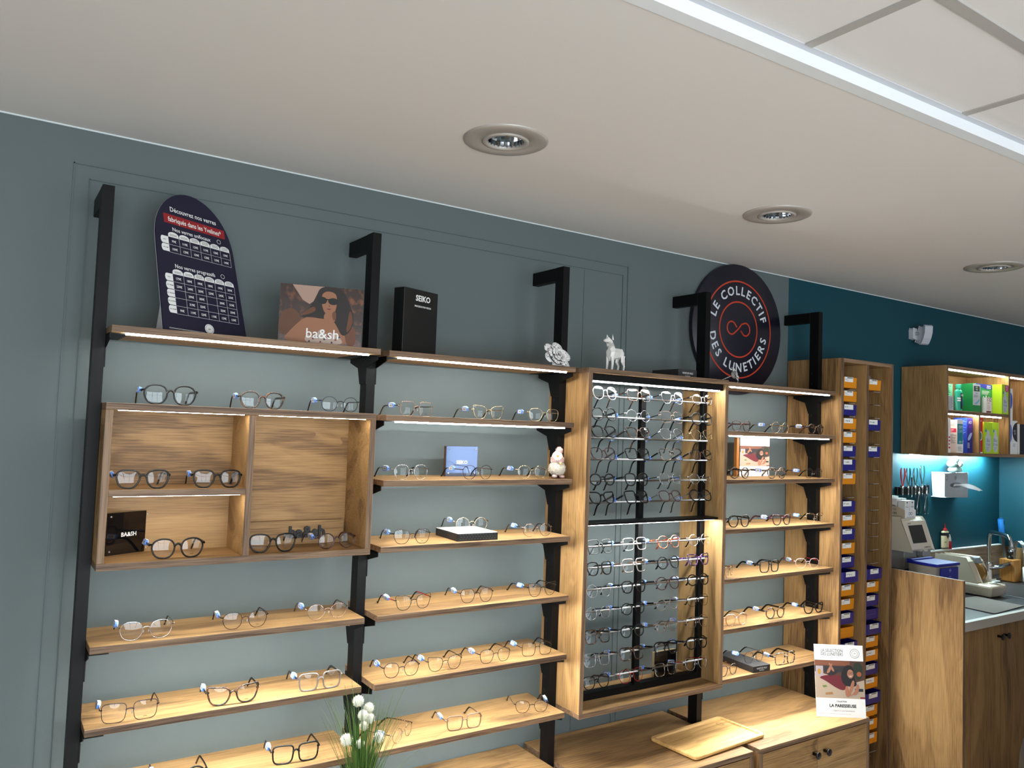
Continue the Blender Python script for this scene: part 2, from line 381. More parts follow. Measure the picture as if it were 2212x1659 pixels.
# ---------------------------------------------------------------- oak shelves
def bracket(t, side, x, zb, yfr):
    b = MB(BLACK); s = side
    prof = [(-.065, 0), (-.065, -.014), (-.13, -.034), (-.148, -.085), (-.199, -.085), (-.199, -.034), (yfr+.018, -.014), (yfr+.018, 0)]
    x0, x1 = (x+.0146, x+.0174) if s > 0 else (x-.0174, x-.0146)
    b.prism([(y, zb+z) for y, z in prof], 0, x0, x1)
    b.box(min(x0, x0+s*.045), max(x1, x0+s*.045), -.27, -.07, zb-.0022, zb-.0002)
    obj('bracket', b, t, world=True)
SHELF = {}
def shelf(name, x0, x1, z, label, group, pl, pr, yf=-.292, led=True, th=.018):
    t = thing('oak_shelf', label, 'shelf', ((x0+x1)/2, -.06, z-th), group=group)
    b = MB(); b.boxe(x0, x1, yf, -.06, z-th, z, WX, WXE); obj('board', b, t, world=True, bevel=.0009)
    bracket(t, 1, pl, z-th, yf); bracket(t, -1, pr, z-th, yf)
    if led:
        up_ = z > 1.6; b = MB(LED2 if (up_ or name == 'D7') else LED); b.box(x0+.035, x1-.035, yf+.008, yf+.0165, z-th-(.0045 if up_ else .0006), z-th-.0002); obj('led_strip', b, t, world=True)
    SHELF[name] = z
LB = 'oak shelves of the left bay'; MBY = 'oak shelves of the second bay'; RB = 'oak shelves of the right bay'
ax0, ax1, bx0, bx1, dx0, dx1 = .0159, .7505, .7814, 1.5044, 2.2916, 3.0256
shelf('A1', ax0, ax1, 1.842, 'lit oak shelf of the left bay holding the navy price board and the beach poster', LB, PX[0], PX[1], -.298)
shelf('A3', ax0, ax1, 1.0326, 'oak shelf of the left bay directly below the oak display box', LB, PX[0], PX[1], -.268)
shelf('A4', ax0, ax1, .830, 'oak shelf of the left bay holding tortoiseshell glasses, second below the display box', LB, PX[0], PX[1], -.268)
shelf('A5', ax0, ax1, .635, 'lowest oak shelf of the left bay, with thick black square glasses', LB, PX[0], PX[1], -.28)
for k, (z, l) in enumerate(((1.8414, 'lit top oak shelf of the second bay, under the tall black box and paper rose'), (1.6437, 'lit oak shelf of the second bay, second from the top'),
        (1.4446, 'oak shelf of the second bay holding the knitted gnome'), (1.2447, 'oak shelf of the second bay under the black and white display block'),
        (1.0392, 'oak shelf of the second bay, fifth from the top'), (.8364, 'oak shelf of the second bay crowded with four metal glasses'), (.6375, 'lowest oak shelf of the second bay, beside the grass plant'))):
    shelf('B%d' % (k+1), bx0, bx1, z, l, MBY, PX[1], PX[2], -.2925)
for k, (z, l) in enumerate(((1.8389, 'lit top oak shelf of the right bay under the round sign'), (1.637, 'lit oak shelf of the right bay, second from the top'),
        (1.438, 'oak shelf of the right bay holding the framed small poster'), (1.2355, 'oak shelf of the right bay, fourth from the top'),
        (1.0345, 'oak shelf of the right bay holding pink and red glasses'), (.8325, 'oak shelf of the right bay, second from the bottom'), (.634, 'lowest oak shelf of the right bay holding a black box'))):
    shelf('D%d' % (k+1), dx0, dx1, z, l, RB, PX[3], PX[4], -.295)

# ---------------------------------------------------------------- oak display box in the left bay
t = thing('display_box', 'shallow oak wall box with three compartments, hung in the left bay', 'display cabinet', (.383, -.06, 1.2233))
z0, z1, yf = 1.2233, 1.6458, -.2855
def P_(name, *a, mf=WX, me=WXE, flat=2, bev=.0009, par=None):
    b = MB(); b.boxe(*a, mf, me, flat); return obj(name, b, par or t, world=True, bevel=bev)
P_('top_board', ax0, ax1, yf, -.06, z1-.0185, z1); P_('bottom_board', ax0, ax1, yf, -.06, z0, z0+.018)
P_('side_panel', ax0, ax0+.018, yf, -.06, z0+.018, z1-.0185, me=WZE, flat=0, mf=WX); P_('side_panel', ax1-.018, ax1, yf, -.06, z0+.018, z1-.0185, me=WZE, flat=0)
P_('divider', .373, .391, yf, -.116, z0+.018, z1-.0185, me=WZE, flat=0); P_('inner_shelf', ax0+.018, .373, yf, -.116, 1.408, 1.4255)
b = MB(); b.boxe(ax0+.018, ax1-.018, -.116, -.106, z0+.018, z1-.0185, WX, WXE, 1); obj('back_panel', b, t, world=True)
for x0_, x1_, z_ in ((ax0+.018, .373, z1-.0185), (.391, ax1-.018, z1-.0185), (ax0+.018, .373, 1.408)):
    b = MB(LEDW); b.box(x0_+.012, x1_-.012, yf+.008, yf+.015, z_-.0010, z_-.0002); obj('led_strip', b, t, world=True)

b = MB(LED2); b.box(ax0+.02, ax1-.02, yf+.008, yf+.0165, z0-.0010, z0-.0002); obj('led_strip', b, t, world=True)

# ---------------------------------------------------------------- tall hanging frame for rows of glasses
t = thing('glasses_display_frame', 'tall oak frame with silver rods carrying rows of glasses', 'display cabinet', (1.898, -.09, .6178))
cx0, cx1, cz0, cz1, cyf, cyb = 1.5358, 2.2608, .6178, 1.8414, -.3295, -.095
P_('top_board', cx0, cx1, cyf, cyb, cz1-.018, cz1); P_('bottom_board', cx0, cx1, cyf, cyb, cz0, cz0+.018)
P_('side_panel', cx0, cx0+.018, cyf, cyb, cz0+.018, cz1-.018, mf=WZ, me=WZE, flat=0); P_('side_panel', cx1-.018, cx1, cyf, cyb, cz0+.018, cz1-.018, mf=WZ, me=WZE, flat=0)
ix0, ix1 = cx0+.018, cx1-.018
for x0_, x1_ in ((ix0, ix0+.024), (1.879, 1.903), (ix1-.025, ix1)):
    b = MB(BLACK); b.box(x0_, x1_, -.234, -.214, .662, 1.797); obj('black_upright', b, t, world=True, bevel=.001)
b = MB(BLACK); b.box(ix0, ix1, -.234, -.200, .637, .6618); obj('black_rail', b, t, world=True, bevel=.001)
b = MB(BLACK); b.box(ix0, ix1, -.318, -.187, 1.7975, 1.822); obj('black_rail', b, t, world=True, bevel=.001)
b = MB(BLACK); b.box(ix0, ix1, -.305, -.2325, 1.280, 1.289); obj('black_shelf', b, t, world=True, bevel=.001)
b = MB(LED2); b.box(ix0+.006, ix1-.02, -.317, -.305, 1.7925, 1.7972); obj('led_strip', b, t, world=True)
b = MB(LED); b.box(ix0+.006, ix1-.02, -.300, -.290, 1.2790, 1.2798); obj('led_strip', b, t, world=True)
RODZ = [1.748, 1.671, 1.592, 1.513, 1.433, 1.353, 1.193, 1.115, 1.036, .956, .874, .792, .712]
for z in RODZ:
    for x0_, x1_ in ((ix0+.002, 1.889), (1.893, ix1-.001)):
        b = MB(STEEL); b.tube([(x0_, -.2378, z), (x1_, -.2378, z)], .0036, 10, up=(0, 0, 1)); obj('silver_rod', b, t, world=True)

# ---------------------------------------------------------------- low oak sideboards under the shelves
def knob(parent, x, y, z):
    b = MB(BLACKP); b.lathe([(.0001, 0), (.006, 0), (.0055, -.019), (.0135, -.0215), (.0145, -.0235), (.0145, -.027), (.0125, -.0285), (.0001, -.0285)], 24, 'Y', (x, y, z)); obj('knob', b, parent, world=True)
def sideboard(x0, x1, label, doors=2, knobs=True, ybk=-.004):
    t = thing('oak_sideboard', label, 'cabinet', ((x0+x1)/2, ybk, 0), group='low oak sideboards under the shelves')
    zt, yf = .431, -.490
    b = MB(); b.boxe(x0, x1, yf, ybk, zt-.018, zt, WX, WXE); obj('top_board', b, t, world=True, bevel=.0009)
    b = MB(); b.boxe(x0, x0+.018, yf, ybk, .0, zt-.018, WZ, WZE, 0); obj('side_panel', b, t, world=True, bevel=.0009)
    b = MB(); b.boxe(x1-.018, x1, yf, ybk, .0, zt-.018, WZ, WZE, 0); obj('side_panel', b, t, world=True, bevel=.0009)
    b = MB(); b.boxe(x0+.018, x1-.018, yf, ybk, .04, .058, WX, WXE); obj('bottom_board', b, t, world=True)
    b = MB(); b.box(x0+.018, x1-.018, -.02, -.012, .058, zt-.018); b.slots = [WX]; obj('back_panel', b, t, world=True)
    xm = (x0+x1)/2; dg = .0018
    for k, (a, c) in enumerate(((x0+.0205, xm-dg/2), (xm+dg/2, x1-.0205))):
        d = MB(); d.boxe(a, c, yf+.001, yf+.019, .062, zt-.0215, WX, WXE, 1)
        d.use(mat('pale_groove', (222, 196, 160), .5)); d.box(a, c, yf+.0004, yf+.0012, .2895, .2905)
        dd = obj('door', d, t, world=True, bevel=.0006)
        knob(dd, xm-.028 if k == 0 else xm+.042, yf+.001, .352)
    return t
sideboard(.018, .747, 'low oak sideboard under the left bay, beneath the grass plant')
sideboard(.784, 1.5035, 'low oak sideboard under the second bay, dark knotty top')
sideboard(1.538, 2.2575, 'low oak sideboard below the hanging glasses frame, bamboo board at its right end')
sideboard(2.2935, 3.010, 'low oak sideboard at the right with the standing leaflet on its corner')

# ---------------------------------------------------------------- tall oak cabinet of job trays
t = thing('tray_cabinet', 'tall open oak cabinet with two columns of orange and blue trays', 'cabinet', (3.271, -.003, 0))
tx0, tx1, tz = 3.0592, 3.4827, 1.9973
tyf = -.3004
DW = wood('oak_cabinet_upright', 2, *OAK)  # same oak tones as the other upright boards, assigned to no part
b = MB(); b.boxe(tx0, tx0+.018, tyf, -.003, 0, tz, WZ, WZE, 0); obj('side_panel', b, t, world=True, bevel=.0009)
b = MB(); b.boxe(tx1-.018, tx1, tyf, -.003, 0, tz, WZ, WZE, 0); obj('side_panel', b, t, world=True, bevel=.0009)
b = MB(); b.boxe(3.2585, 3.2765, tyf, -.012, .02, tz-.018, WZ, WZE, 0); obj('divider', b, t, world=True, bevel=.0009)
b = MB(); b.boxe(tx0+.018, tx1-.018, tyf, -.003, tz-.018, tz, WX, WXE); obj('top_board', b, t, world=True, bevel=.0009)
b = MB(); b.boxe(tx0+.018, tx1-.018, tyf, -.003, 0, .02, WX, WXE); obj('bottom_board', b, t, world=True)
b = MB(WZ); b.box(tx0+.018, tx1-.018, -.011, -.003, .02, tz-.018); obj('back_panel', b, t, world=True)
TRZ = lambda k: 1.862-.0645*k
for k in range(28):
    for xa, xb in ((tx0+.018, 3.2585), (3.2765, tx1-.018)):
        b = MB(STEEL); z = TRZ(k)-.0035
        b.tube([(xa, -.24, z), (xb, -.24, z)], .0011, 6); b.tube([(xa+.030, -.268, z), (xa+.030, -.06, z)], .0013, 6); b.tube([(xa+.100, -.268, z), (xa+.100, -.06, z)], .0013, 6)
        obj('wire_rail', b, t, world=True)
ORANGE = mat('orange_tray_plastic', (222, 138, 12), .42); BLUE = mat('blue_tray_plastic', (30, 28, 120), .4)
TRAYMESH = {}
def tray(k, col, colour, pull=0.0, lab=True, tilt=0.0):
    xa, xb = ((tx0+.018, 3.2585), (3.2765, tx1-.018))[col]; hw = .066; xc = xa+hw+.003; hh = .050
    key = colour
    if key not in TRAYMESH:
        b = MB(ORANGE if colour == 'orange' else BLUE); D = .17; R = .014
        def loop(w, y0, y1, z, r):
            pts = []
            for cx_, cy_, a0 in ((w-r, y0+r, -PI/2), (w-r, y1-r, 0), (-w+r, y1-r, PI/2), (-w+r, y0+r, PI)):
                for q in range(5): a = a0+q*PI/8; pts.append((cx_+r*math.cos(a), cy_+r*math.sin(a), z))
            return pts
        rings = [loop(hw-.004, .003, D-.003, 0, R*.7), loop(hw-.0015, .0008, D-.001, .004, R), loop(hw, 0, D, hh, R), loop(hw-.002, .002, D-.002, hh, R*.9), loop(hw-.005, .005, D-.005, .003, R*.8)]
        n = 20; vs = [p for r in rings for p in r]; fs = [(i*n+q, i*n+(q+1) % n, (i+1)*n+(q+1) % n, (i+1)*n+q) for i in range(4) for q in range(n)]
        fs += [tuple(reversed(range(n))), tuple(4*n+q for q in range(n))]
        b.add(vs, fs, False); TRAYMESH[key] = mesh_of(b, 'tray')
    cn = ('left', 'right')[col]
    num = ['first', 'second', 'third', 'fourth', 'fifth', 'sixth', 'seventh', 'eighth', 'ninth', 'tenth', 'eleventh', 'twelfth', 'thirteenth', 'fourteenth', 'fifteenth', 'sixteenth', 'seventeenth', 'eighteenth', 'nineteenth', 'twentieth', 'twenty-first', 'twenty-second', 'twenty-third']
    i_ = TCOUNT[col]; TCOUNT[col] += 1
    ex = ', unlabelled' if not lab else (', pulled forward' if pull else '')
    tt = thing('job_tray', '%s tray, %s from the top in the %s column of the tray cabinet%s' % (colour, num[i_], cn, ex), 'tray', (xc, -.285-pull, TRZ(k)), tilt, group='job trays in the tall oak cabinet')
    obj('tray_body', TRAYMESH[key], tt)
    if lab:
        b = MB(PAPER); x0, x1 = -hw+.024, -hw+.092+random.uniform(-.004, .004); z1 = hh+.001-random.uniform(0, .001); z0 = z1-.023
        b.at(RX(0)); b.rect(x0, x1, z0, z1, .0008); b.use(INK)
        if random.random() < .8:
            x = x0+.020
            while x < x1-.008: wd = random.uniform(.0012, .004); b.rect(x, x+wd, z1-.0065, z1-.0015, .0011); x += wd+random.uniform(.0006, .0016)
            for q in range(2): b.rect(x0+.003, x0+random.uniform(.02, .034), z1-.011-q*.005, z1-.0102-q*.005, .0011)
        else:
            for q in range(5): b.rect(x0+.006+q*.008, x0+.011+q*.008, z1-.013+random.uniform(-.002, .002), z1-.0118+random.uniform(0, .003), .0011)
        obj('paper_label', b, tt)
    else:
        b = MB(mat('tray_edge_line_'+colour, (240, 170, 60) if colour == 'orange' else (120, 118, 190), .4)); x1 = -hw+.092
        b.rect(-hw+.004, x1, .026, .0268, .0006); b.rect(x1-.0008, x1, .026, hh-.002, .0006); obj('label_slot', b, tt)
TCOUNT = [0, 0]
for k, c in enumerate('OOBOOBBO-BOBOBBOOBOB'):
    if c != '-': tray(k, 0, 'orange' if c == 'O' else 'blue', .02 if k in (14, 19) else 0.0, k != 18)
for k, c in {0: 'O', 3: 'B', 5: 'B', 14: 'B', 15: 'O', 16: 'B', 17: 'B', 18: 'B', 19: 'O', 20: 'O', 21: 'B', 22: 'O', 23: 'B', 24: 'O', 25: 'O', 26: 'O'}.items():
    tray(k, 1, 'orange' if c == 'O' else 'blue', .016 if k in (14, 18, 23) else 0.0, k != 17)
# plastic bag in the top right tray
b = MB(mat('clear_plastic_film', (200, 205, 210), .15, trans=.75)); vs = []; fs = []
for i in range(13):
    for j in range(9):
        u, v = i/12, j/8; wd = .115*(1-.55*v); vs.append((3.283+.012+u*wd+.012*v, -.235+.02*math.sin(9*u+5*v)+.035*v*(u-.5), 1.872+.098*v+.004*math.sin(14*u)))
for i in range(12):
    for j in range(8): fs.append((i*9+j, (i+1)*9+j, (i+1)*9+j+1, i*9+j+1))
b.add(vs, fs, True); o = obj('plastic_bag', b); tag(o, 'clear crumpled plastic bag standing in the top orange tray of the right column', 'bag')

# ---------------------------------------------------------------- eyeglasses
SHAPES = {   # outline of the wearer-left lens seen from the front (+x is the temple side), unit half sizes
    'round': [(math.cos(2*PI*k/12), math.sin(2*PI*k/12)) for k in range(12)],
    'panto': [(-.98, .35), (-.72, .92), (0, 1.04), (.74, .95), (1.03, .42), (.95, -.3), (.6, -.95), (0, -1.06), (-.55, -.93), (-.93, -.3)],
    'hex': [(-.62, 1.02), (.55, 1.04), (1.1, .30), (.80, -.72), (.3, -1.05), (-.5, -1.03), (-.95, -.45), (-1.03, .35)],
    'oct': [(-.45, 1.04), (.45, 1.04), (1.05, .45), (1.05, -.4), (.5, -1.04), (-.45, -1.04), (-1.05, -.4), (-1.05, .45)],
    'square': [(-1.0, 1.0), (-.2, 1.06), (1.02, 1.04), (1.06, .2), (.92, -.95), (.1, -1.08), (-.86, -.98), (-1.04, .1)],
    'cat': [(-.98, .62), (-.45, .98), (.5, 1.0), (1.16, 1.12), (1.04, .1), (.72, -.86), (0, -1.08), (-.66, -.88), (-1.0, -.1)],
    'soft': [(-1.02, .55), (-.6, 1.0), (.55, 1.04), (1.05, .7), (1.02, -.15), (.68, -.92), (0, -1.08), (-.62, -.92), (-1.0, -.15)],
}
def tort(name, c1, c2):
    if name in MATS: return MATS[name]
    m = bpy.data.materials.new(name); m.use_nodes = True; nt = m.node_tree; b = nt.nodes['Principled BSDF']
    tc = nt.nodes.new('ShaderNodeTexCoord'); n = nt.nodes.new('ShaderNodeTexNoise'); n.inputs['Scale'].default_value = 150; n.inputs['Detail'].default_value = 1
    r = nt.nodes.new('ShaderNodeValToRGB'); r.color_ramp.elements[0].position = .50; r.color_ramp.elements[0].color = lin(c1); r.color_ramp.elements[1].position = .68; r.color_ramp.elements[1].color = lin(c2)
    nt.links.new(tc.outputs['Object'], n.inputs['Vector']); nt.links.new(n.outputs['Fac'], r.inputs[0]); nt.links.new(r.outputs[0], b.inputs['Base Color'])
    b.inputs['Roughness'].default_value = .18; b.inputs['Coat Weight'].default_value = .5
    MATS[name] = m; return m
FM = {
    'black': mat('glossy_black_acetate', (4, 4, 5), .22, spec=.35), 'grey': mat('smoke_grey_acetate', (34, 38, 38), .22, spec=.4),
    'green': mat('dark_green_acetate', (12, 22, 22), .22, spec=.4), 'tort': tort('tortoiseshell_acetate', (14, 9, 7), (112, 66, 34)),
    'bwtort': tort('pale_speckled_acetate', (30, 24, 24), (196, 170, 150)), 'burg': tort('burgundy_acetate', (40, 8, 18), (92, 30, 44)),
    'navy': mat('navy_metal', (20, 22, 48), .25, .6), 'gold': mat('gold_metal', (214, 196, 160), .2, 1.0), 'silver': mat('silver_metal', (205, 205, 210), .18, 1.0),
    'rose': mat('rose_metal', (176, 146, 130), .22, 1.0), 'bmetal': mat('matt_black_metal', (22, 20, 22), .3, .5), 'brown': mat('brown_metal', (62, 48, 44), .25, .8),
    'clear': mat('clear_grey_acetate', (170, 160, 155), .1, trans=.55, coat=.4), 'pink': mat('clear_pink_acetate', (232, 170, 150), .12, trans=.5), 'red': mat('red_enamel', (176, 30, 36), .25, .2),
    'pale': mat('pale_pink_enamel', (236, 200, 196), .25), 'purple': tort('purple_acetate', (40, 16, 60), (170, 120, 190)), 'taupe': mat('taupe_acetate', (112, 84, 66), .2, coat=.4), 'orange': tort('orange_acetate', (120, 40, 20), (236, 150, 90)),
}
METAL = {'navy', 'gold', 'silver', 'rose', 'bmetal', 'brown', 'red', 'pale'}
TAGB = mat('blue_security_tag', (96, 142, 226), .35, spec=.5); TAGL = mat('pale_blue_tag', (150, 180, 236), .3)
GM = {}
def lens_outline(shape, a, h, cx, cz, mirror):
    pts = chaikin(SHAPES[shape], 2 if shape in ('hex', 'oct', 'square') else 2)
    out = [((x*a if not mirror else -x*a)+cx, z*h+cz) for x, z in pts]
    return out if not mirror else out[::-1]
def wrap(x): return 1.3*x*x
def gmesh(shape, fcol, tcol, a, h, thick):
    """meshes of a pair of glasses; the wearer looks along -Y, lens bottoms touch z = 0, temples run to +Y"""
    key = (shape, fcol, tcol, round(a, 4), round(h, 4), thick)
    if key in GM: return GM[key]
    met = fcol in METAL; r = .00085 if met else (.0024 if thick else .0017); gap = .0092 if met else .0085
    cx = a+gap; cz = h+r; zh = cz+h*.42
    fr = MB(FM[fcol])
    for s in (1, -1):
        o = lens_outline(shape, a, h, s*cx, cz, s < 0)
        fr.tube([(x, wrap(x), z) for x, z in o], r, 6, True, 1.0, 1.0 if met else 1.0, up=(0, 1, 0))
        # hinge block at the temple side
        xe = s*(cx+a+.001)
        if met: fr.tube([(s*(cx+a-.0005), wrap(cx+a), zh), (s*(cx+a+.004), wrap(cx+a)+.001, zh), (s*(cx+a+.0055), wrap(cx+a)+.006, zh)], .0015, 6)
        else: fr.tube([(s*(cx+a-.002), wrap(cx+a), zh+.001), (s*(cx+a+.004), wrap(cx+a)+.0005, zh+.001), (s*(cx+a+.0058), wrap(cx+a)+.006, zh)], .0026 if thick else .002, 6)
    g = gap
    if met:
        fr.tube([(-g-.0008, wrap(g), cz+h*.25), (-g*.5, -.001, cz+h*.38), (0, -.0018, cz+h*.42), (g*.5, -.001, cz+h*.38), (g+.0008, wrap(g), cz+h*.25)], .0011, 6)
        fr2 = MB(FM['gold'] if fcol in ('gold', 'rose') else FM['silver'])
    else:
        fr.tube([(-g-.001, wrap(g), cz+h*.18), (-g*.55, -.0006, cz+h*.42), (0, -.001, cz+h*.5), (g*.55, -.0006, cz+h*.42), (g+.001, wrap(g), cz+h*.18)], [r*1.15, r*1.25, r*1.2, r*1.25, r*1.15], 6)
        fr2 = None
    le = []
    for s in (1, -1):
        o = lens_outline(shape, a-r*.3, h-r*.3, s*cx, cz, s < 0); b = MB(LENS); n = len(o); c = s*cx
        sag = lambda x, z: -.0022*(1-min(1.0, ((x-c)/a)**2+((z-cz)/h)**2))
        vs = [(c, wrap(c)+sag(c, cz), cz)]
        for q in (.35, .7, 1.0): vs += [(c+(x-c)*q, wrap(c+(x-c)*q)+sag(c+(x-c)*q, cz+(z-cz)*q), cz+(z-cz)*q) for x, z in o]
        fs = [(0, 1+k, 1+(k+1) % n) for k in range(n)]
        for i in range(2): fs += [(1+i*n+k, 1+(i+1)*n+k, 1+(i+1)*n+(k+1) % n, 1+i*n+(k+1) % n) for k in range(n)]
        b.add(vs, fs, True)
        if s > 0:
            b.use(INK); b.at(T((c, wrap(c)-.0012, cz-h*.68)));
            for q in range(5): b.rect(-.0045+q*.0018, -.0034+q*.0018, -.0007, .0007, .0)
            b.at()
        le.append(mesh_of(b, 'lens'))
    te = []
    for s in (1, -1):
        xh = s*(cx+a+.0052); y0 = wrap(cx+a)+.006; b = MB(FM[tcol]); L = .135; tip = .098
        path = [(xh, y0, zh), (xh+s*.001, .03, zh), (xh+s*.0005, .06, zh), (xh-s*.001, tip-.004, zh-.0004), (xh-s*.002, tip+.006, zh-.004), (xh-s*.003, tip+.018, zh-.015), (xh-s*.004, L-.006, zh-.030), (xh-s*.0045, L, max(.0018, .0018))]
        if tcol in METAL and tcol != 'bmetal' or fcol in METAL:
            b.tube(path[:5], .0012, 6, sx=.8, sy=1.3); b.use(FM['black'] if fcol in ('navy', 'silver', 'bmetal', 'brown', 'red') else FM['tort'] if fcol in ('rose',) else FM['pink'] if fcol == 'gold' and h > .0225 else FM['black'])
            b.tube(path[3:], [.0016, .0021, .0022, .0023, .0018], 6, sx=.8, sy=1.25)
        else:
            b.tube(path, [.0030, .0028, .0026, .0026, .0028, .0030, .0030, .0018] if not thick else [.0036, .0032, .003, .003, .0034, .0036, .0036, .002], 6, sx=.55, sy=1.1)
            if s: b.use(FM['silver']); b.ball((xh+s*.0004, y0-.0035, zh+.0005), .0013, 6, 4)
        te.append(mesh_of(b, 'temple'))
    pads = None
    if met:
        b = fr2
        for s in (1, -1):
            b.tube([(s*g*.98, wrap(g), cz+h*.05), (s*g*.9, .004, cz+h*.02), (s*g*.75, .006, cz-h*.12)], .0005, 5)
            b.use(mat('clear_nose_pad', (235, 232, 225), .1, trans=.5)); b.ball((s*g*.70, .0065, cz-h*.16), .0040, 8, 6, (.45, .5, 1.0)); b.cur = 0
        pads = mesh_of(b, 'nose_pads')
    GM[key] = (mesh_of(fr, 'frame_front'), le, te, pads, (cx, cz, zh, r))
    return GM[key]
TAGM = None
def tag_mesh():
    global TAGM
    if TAGM: return TAGM
    b = MB(TAGB)
    oc = [(-.016, -.0035), (-.012, -.0075), (.012, -.0075), (.016, -.0035), (.016, .0035), (.012, .0075), (-.012, .0075), (-.016, .0035)]
    b.prism(oc, 0, -.0045, .0005); b.use(TAGL); b.prism([(y*.95, z*.85) for y, z in oc], 0, .0006, .0042)
    b.use(PAPER); b.add([(-.0048, y, z) for y, z in ((-.011, -.0052), (.011, -.0052), (.011, .0052), (-.011, .0052))], [(0, 1, 2, 3)])
    b.add([(.0045, y, z) for y, z in ((-.011, -.0052), (.011, -.0052), (.011, .0052), (-.011, .0052))], [(3, 2, 1, 0)])
    b.use(INK)
    for q in range(6): b.add([(-.0051, -.008+q*.0024, z) for z in (-.003, .003)]+[(-.0051, -.0068+q*.0024, z) for z in (.003, -.003)], [(0, 1, 2, 3)])
    b.use(PAPER); b.box(-.0045, .004, -.010, .010, .0076, .0079)
    TAGM = mesh_of(b, 'security_tag'); return TAGM
def glasses(x, y, z, yaw, shape, fcol, tcol, label, group, a=.0255, h=.0215, thick=False, tagpos=.055, tilt=0.0, tagside=-1, roll=0.0):
    fr, le, te, pads, (cx, cz, zh, r) = gmesh(shape, fcol, tcol, a, h, thick)
    t = thing('eyeglasses', label, 'glasses', (x, y, z), group=group); t.rotation_euler = (tilt, roll, yaw)
    obj('frame_front', fr, t)
    for m in le: obj('lens', m, t)
    for m in te: obj('temple', m, t)
    if pads: obj('nose_pads', pads, t)
    if tagpos:
        g = obj('security_tag', tag_mesh(), t); g.location = (tagside*(cx+a+.0055), tagpos, zh+.0005); g.rotation_euler = (0, random.uniform(-.5, .5), 0)
    return t
R = math.radians
gA = 'glasses displayed in the left bay'; gB = 'glasses displayed on the second bay shelves'; gD = 'glasses displayed on the right bay shelves'; gC = 'glasses hung on the silver rods'
E_ = .0003
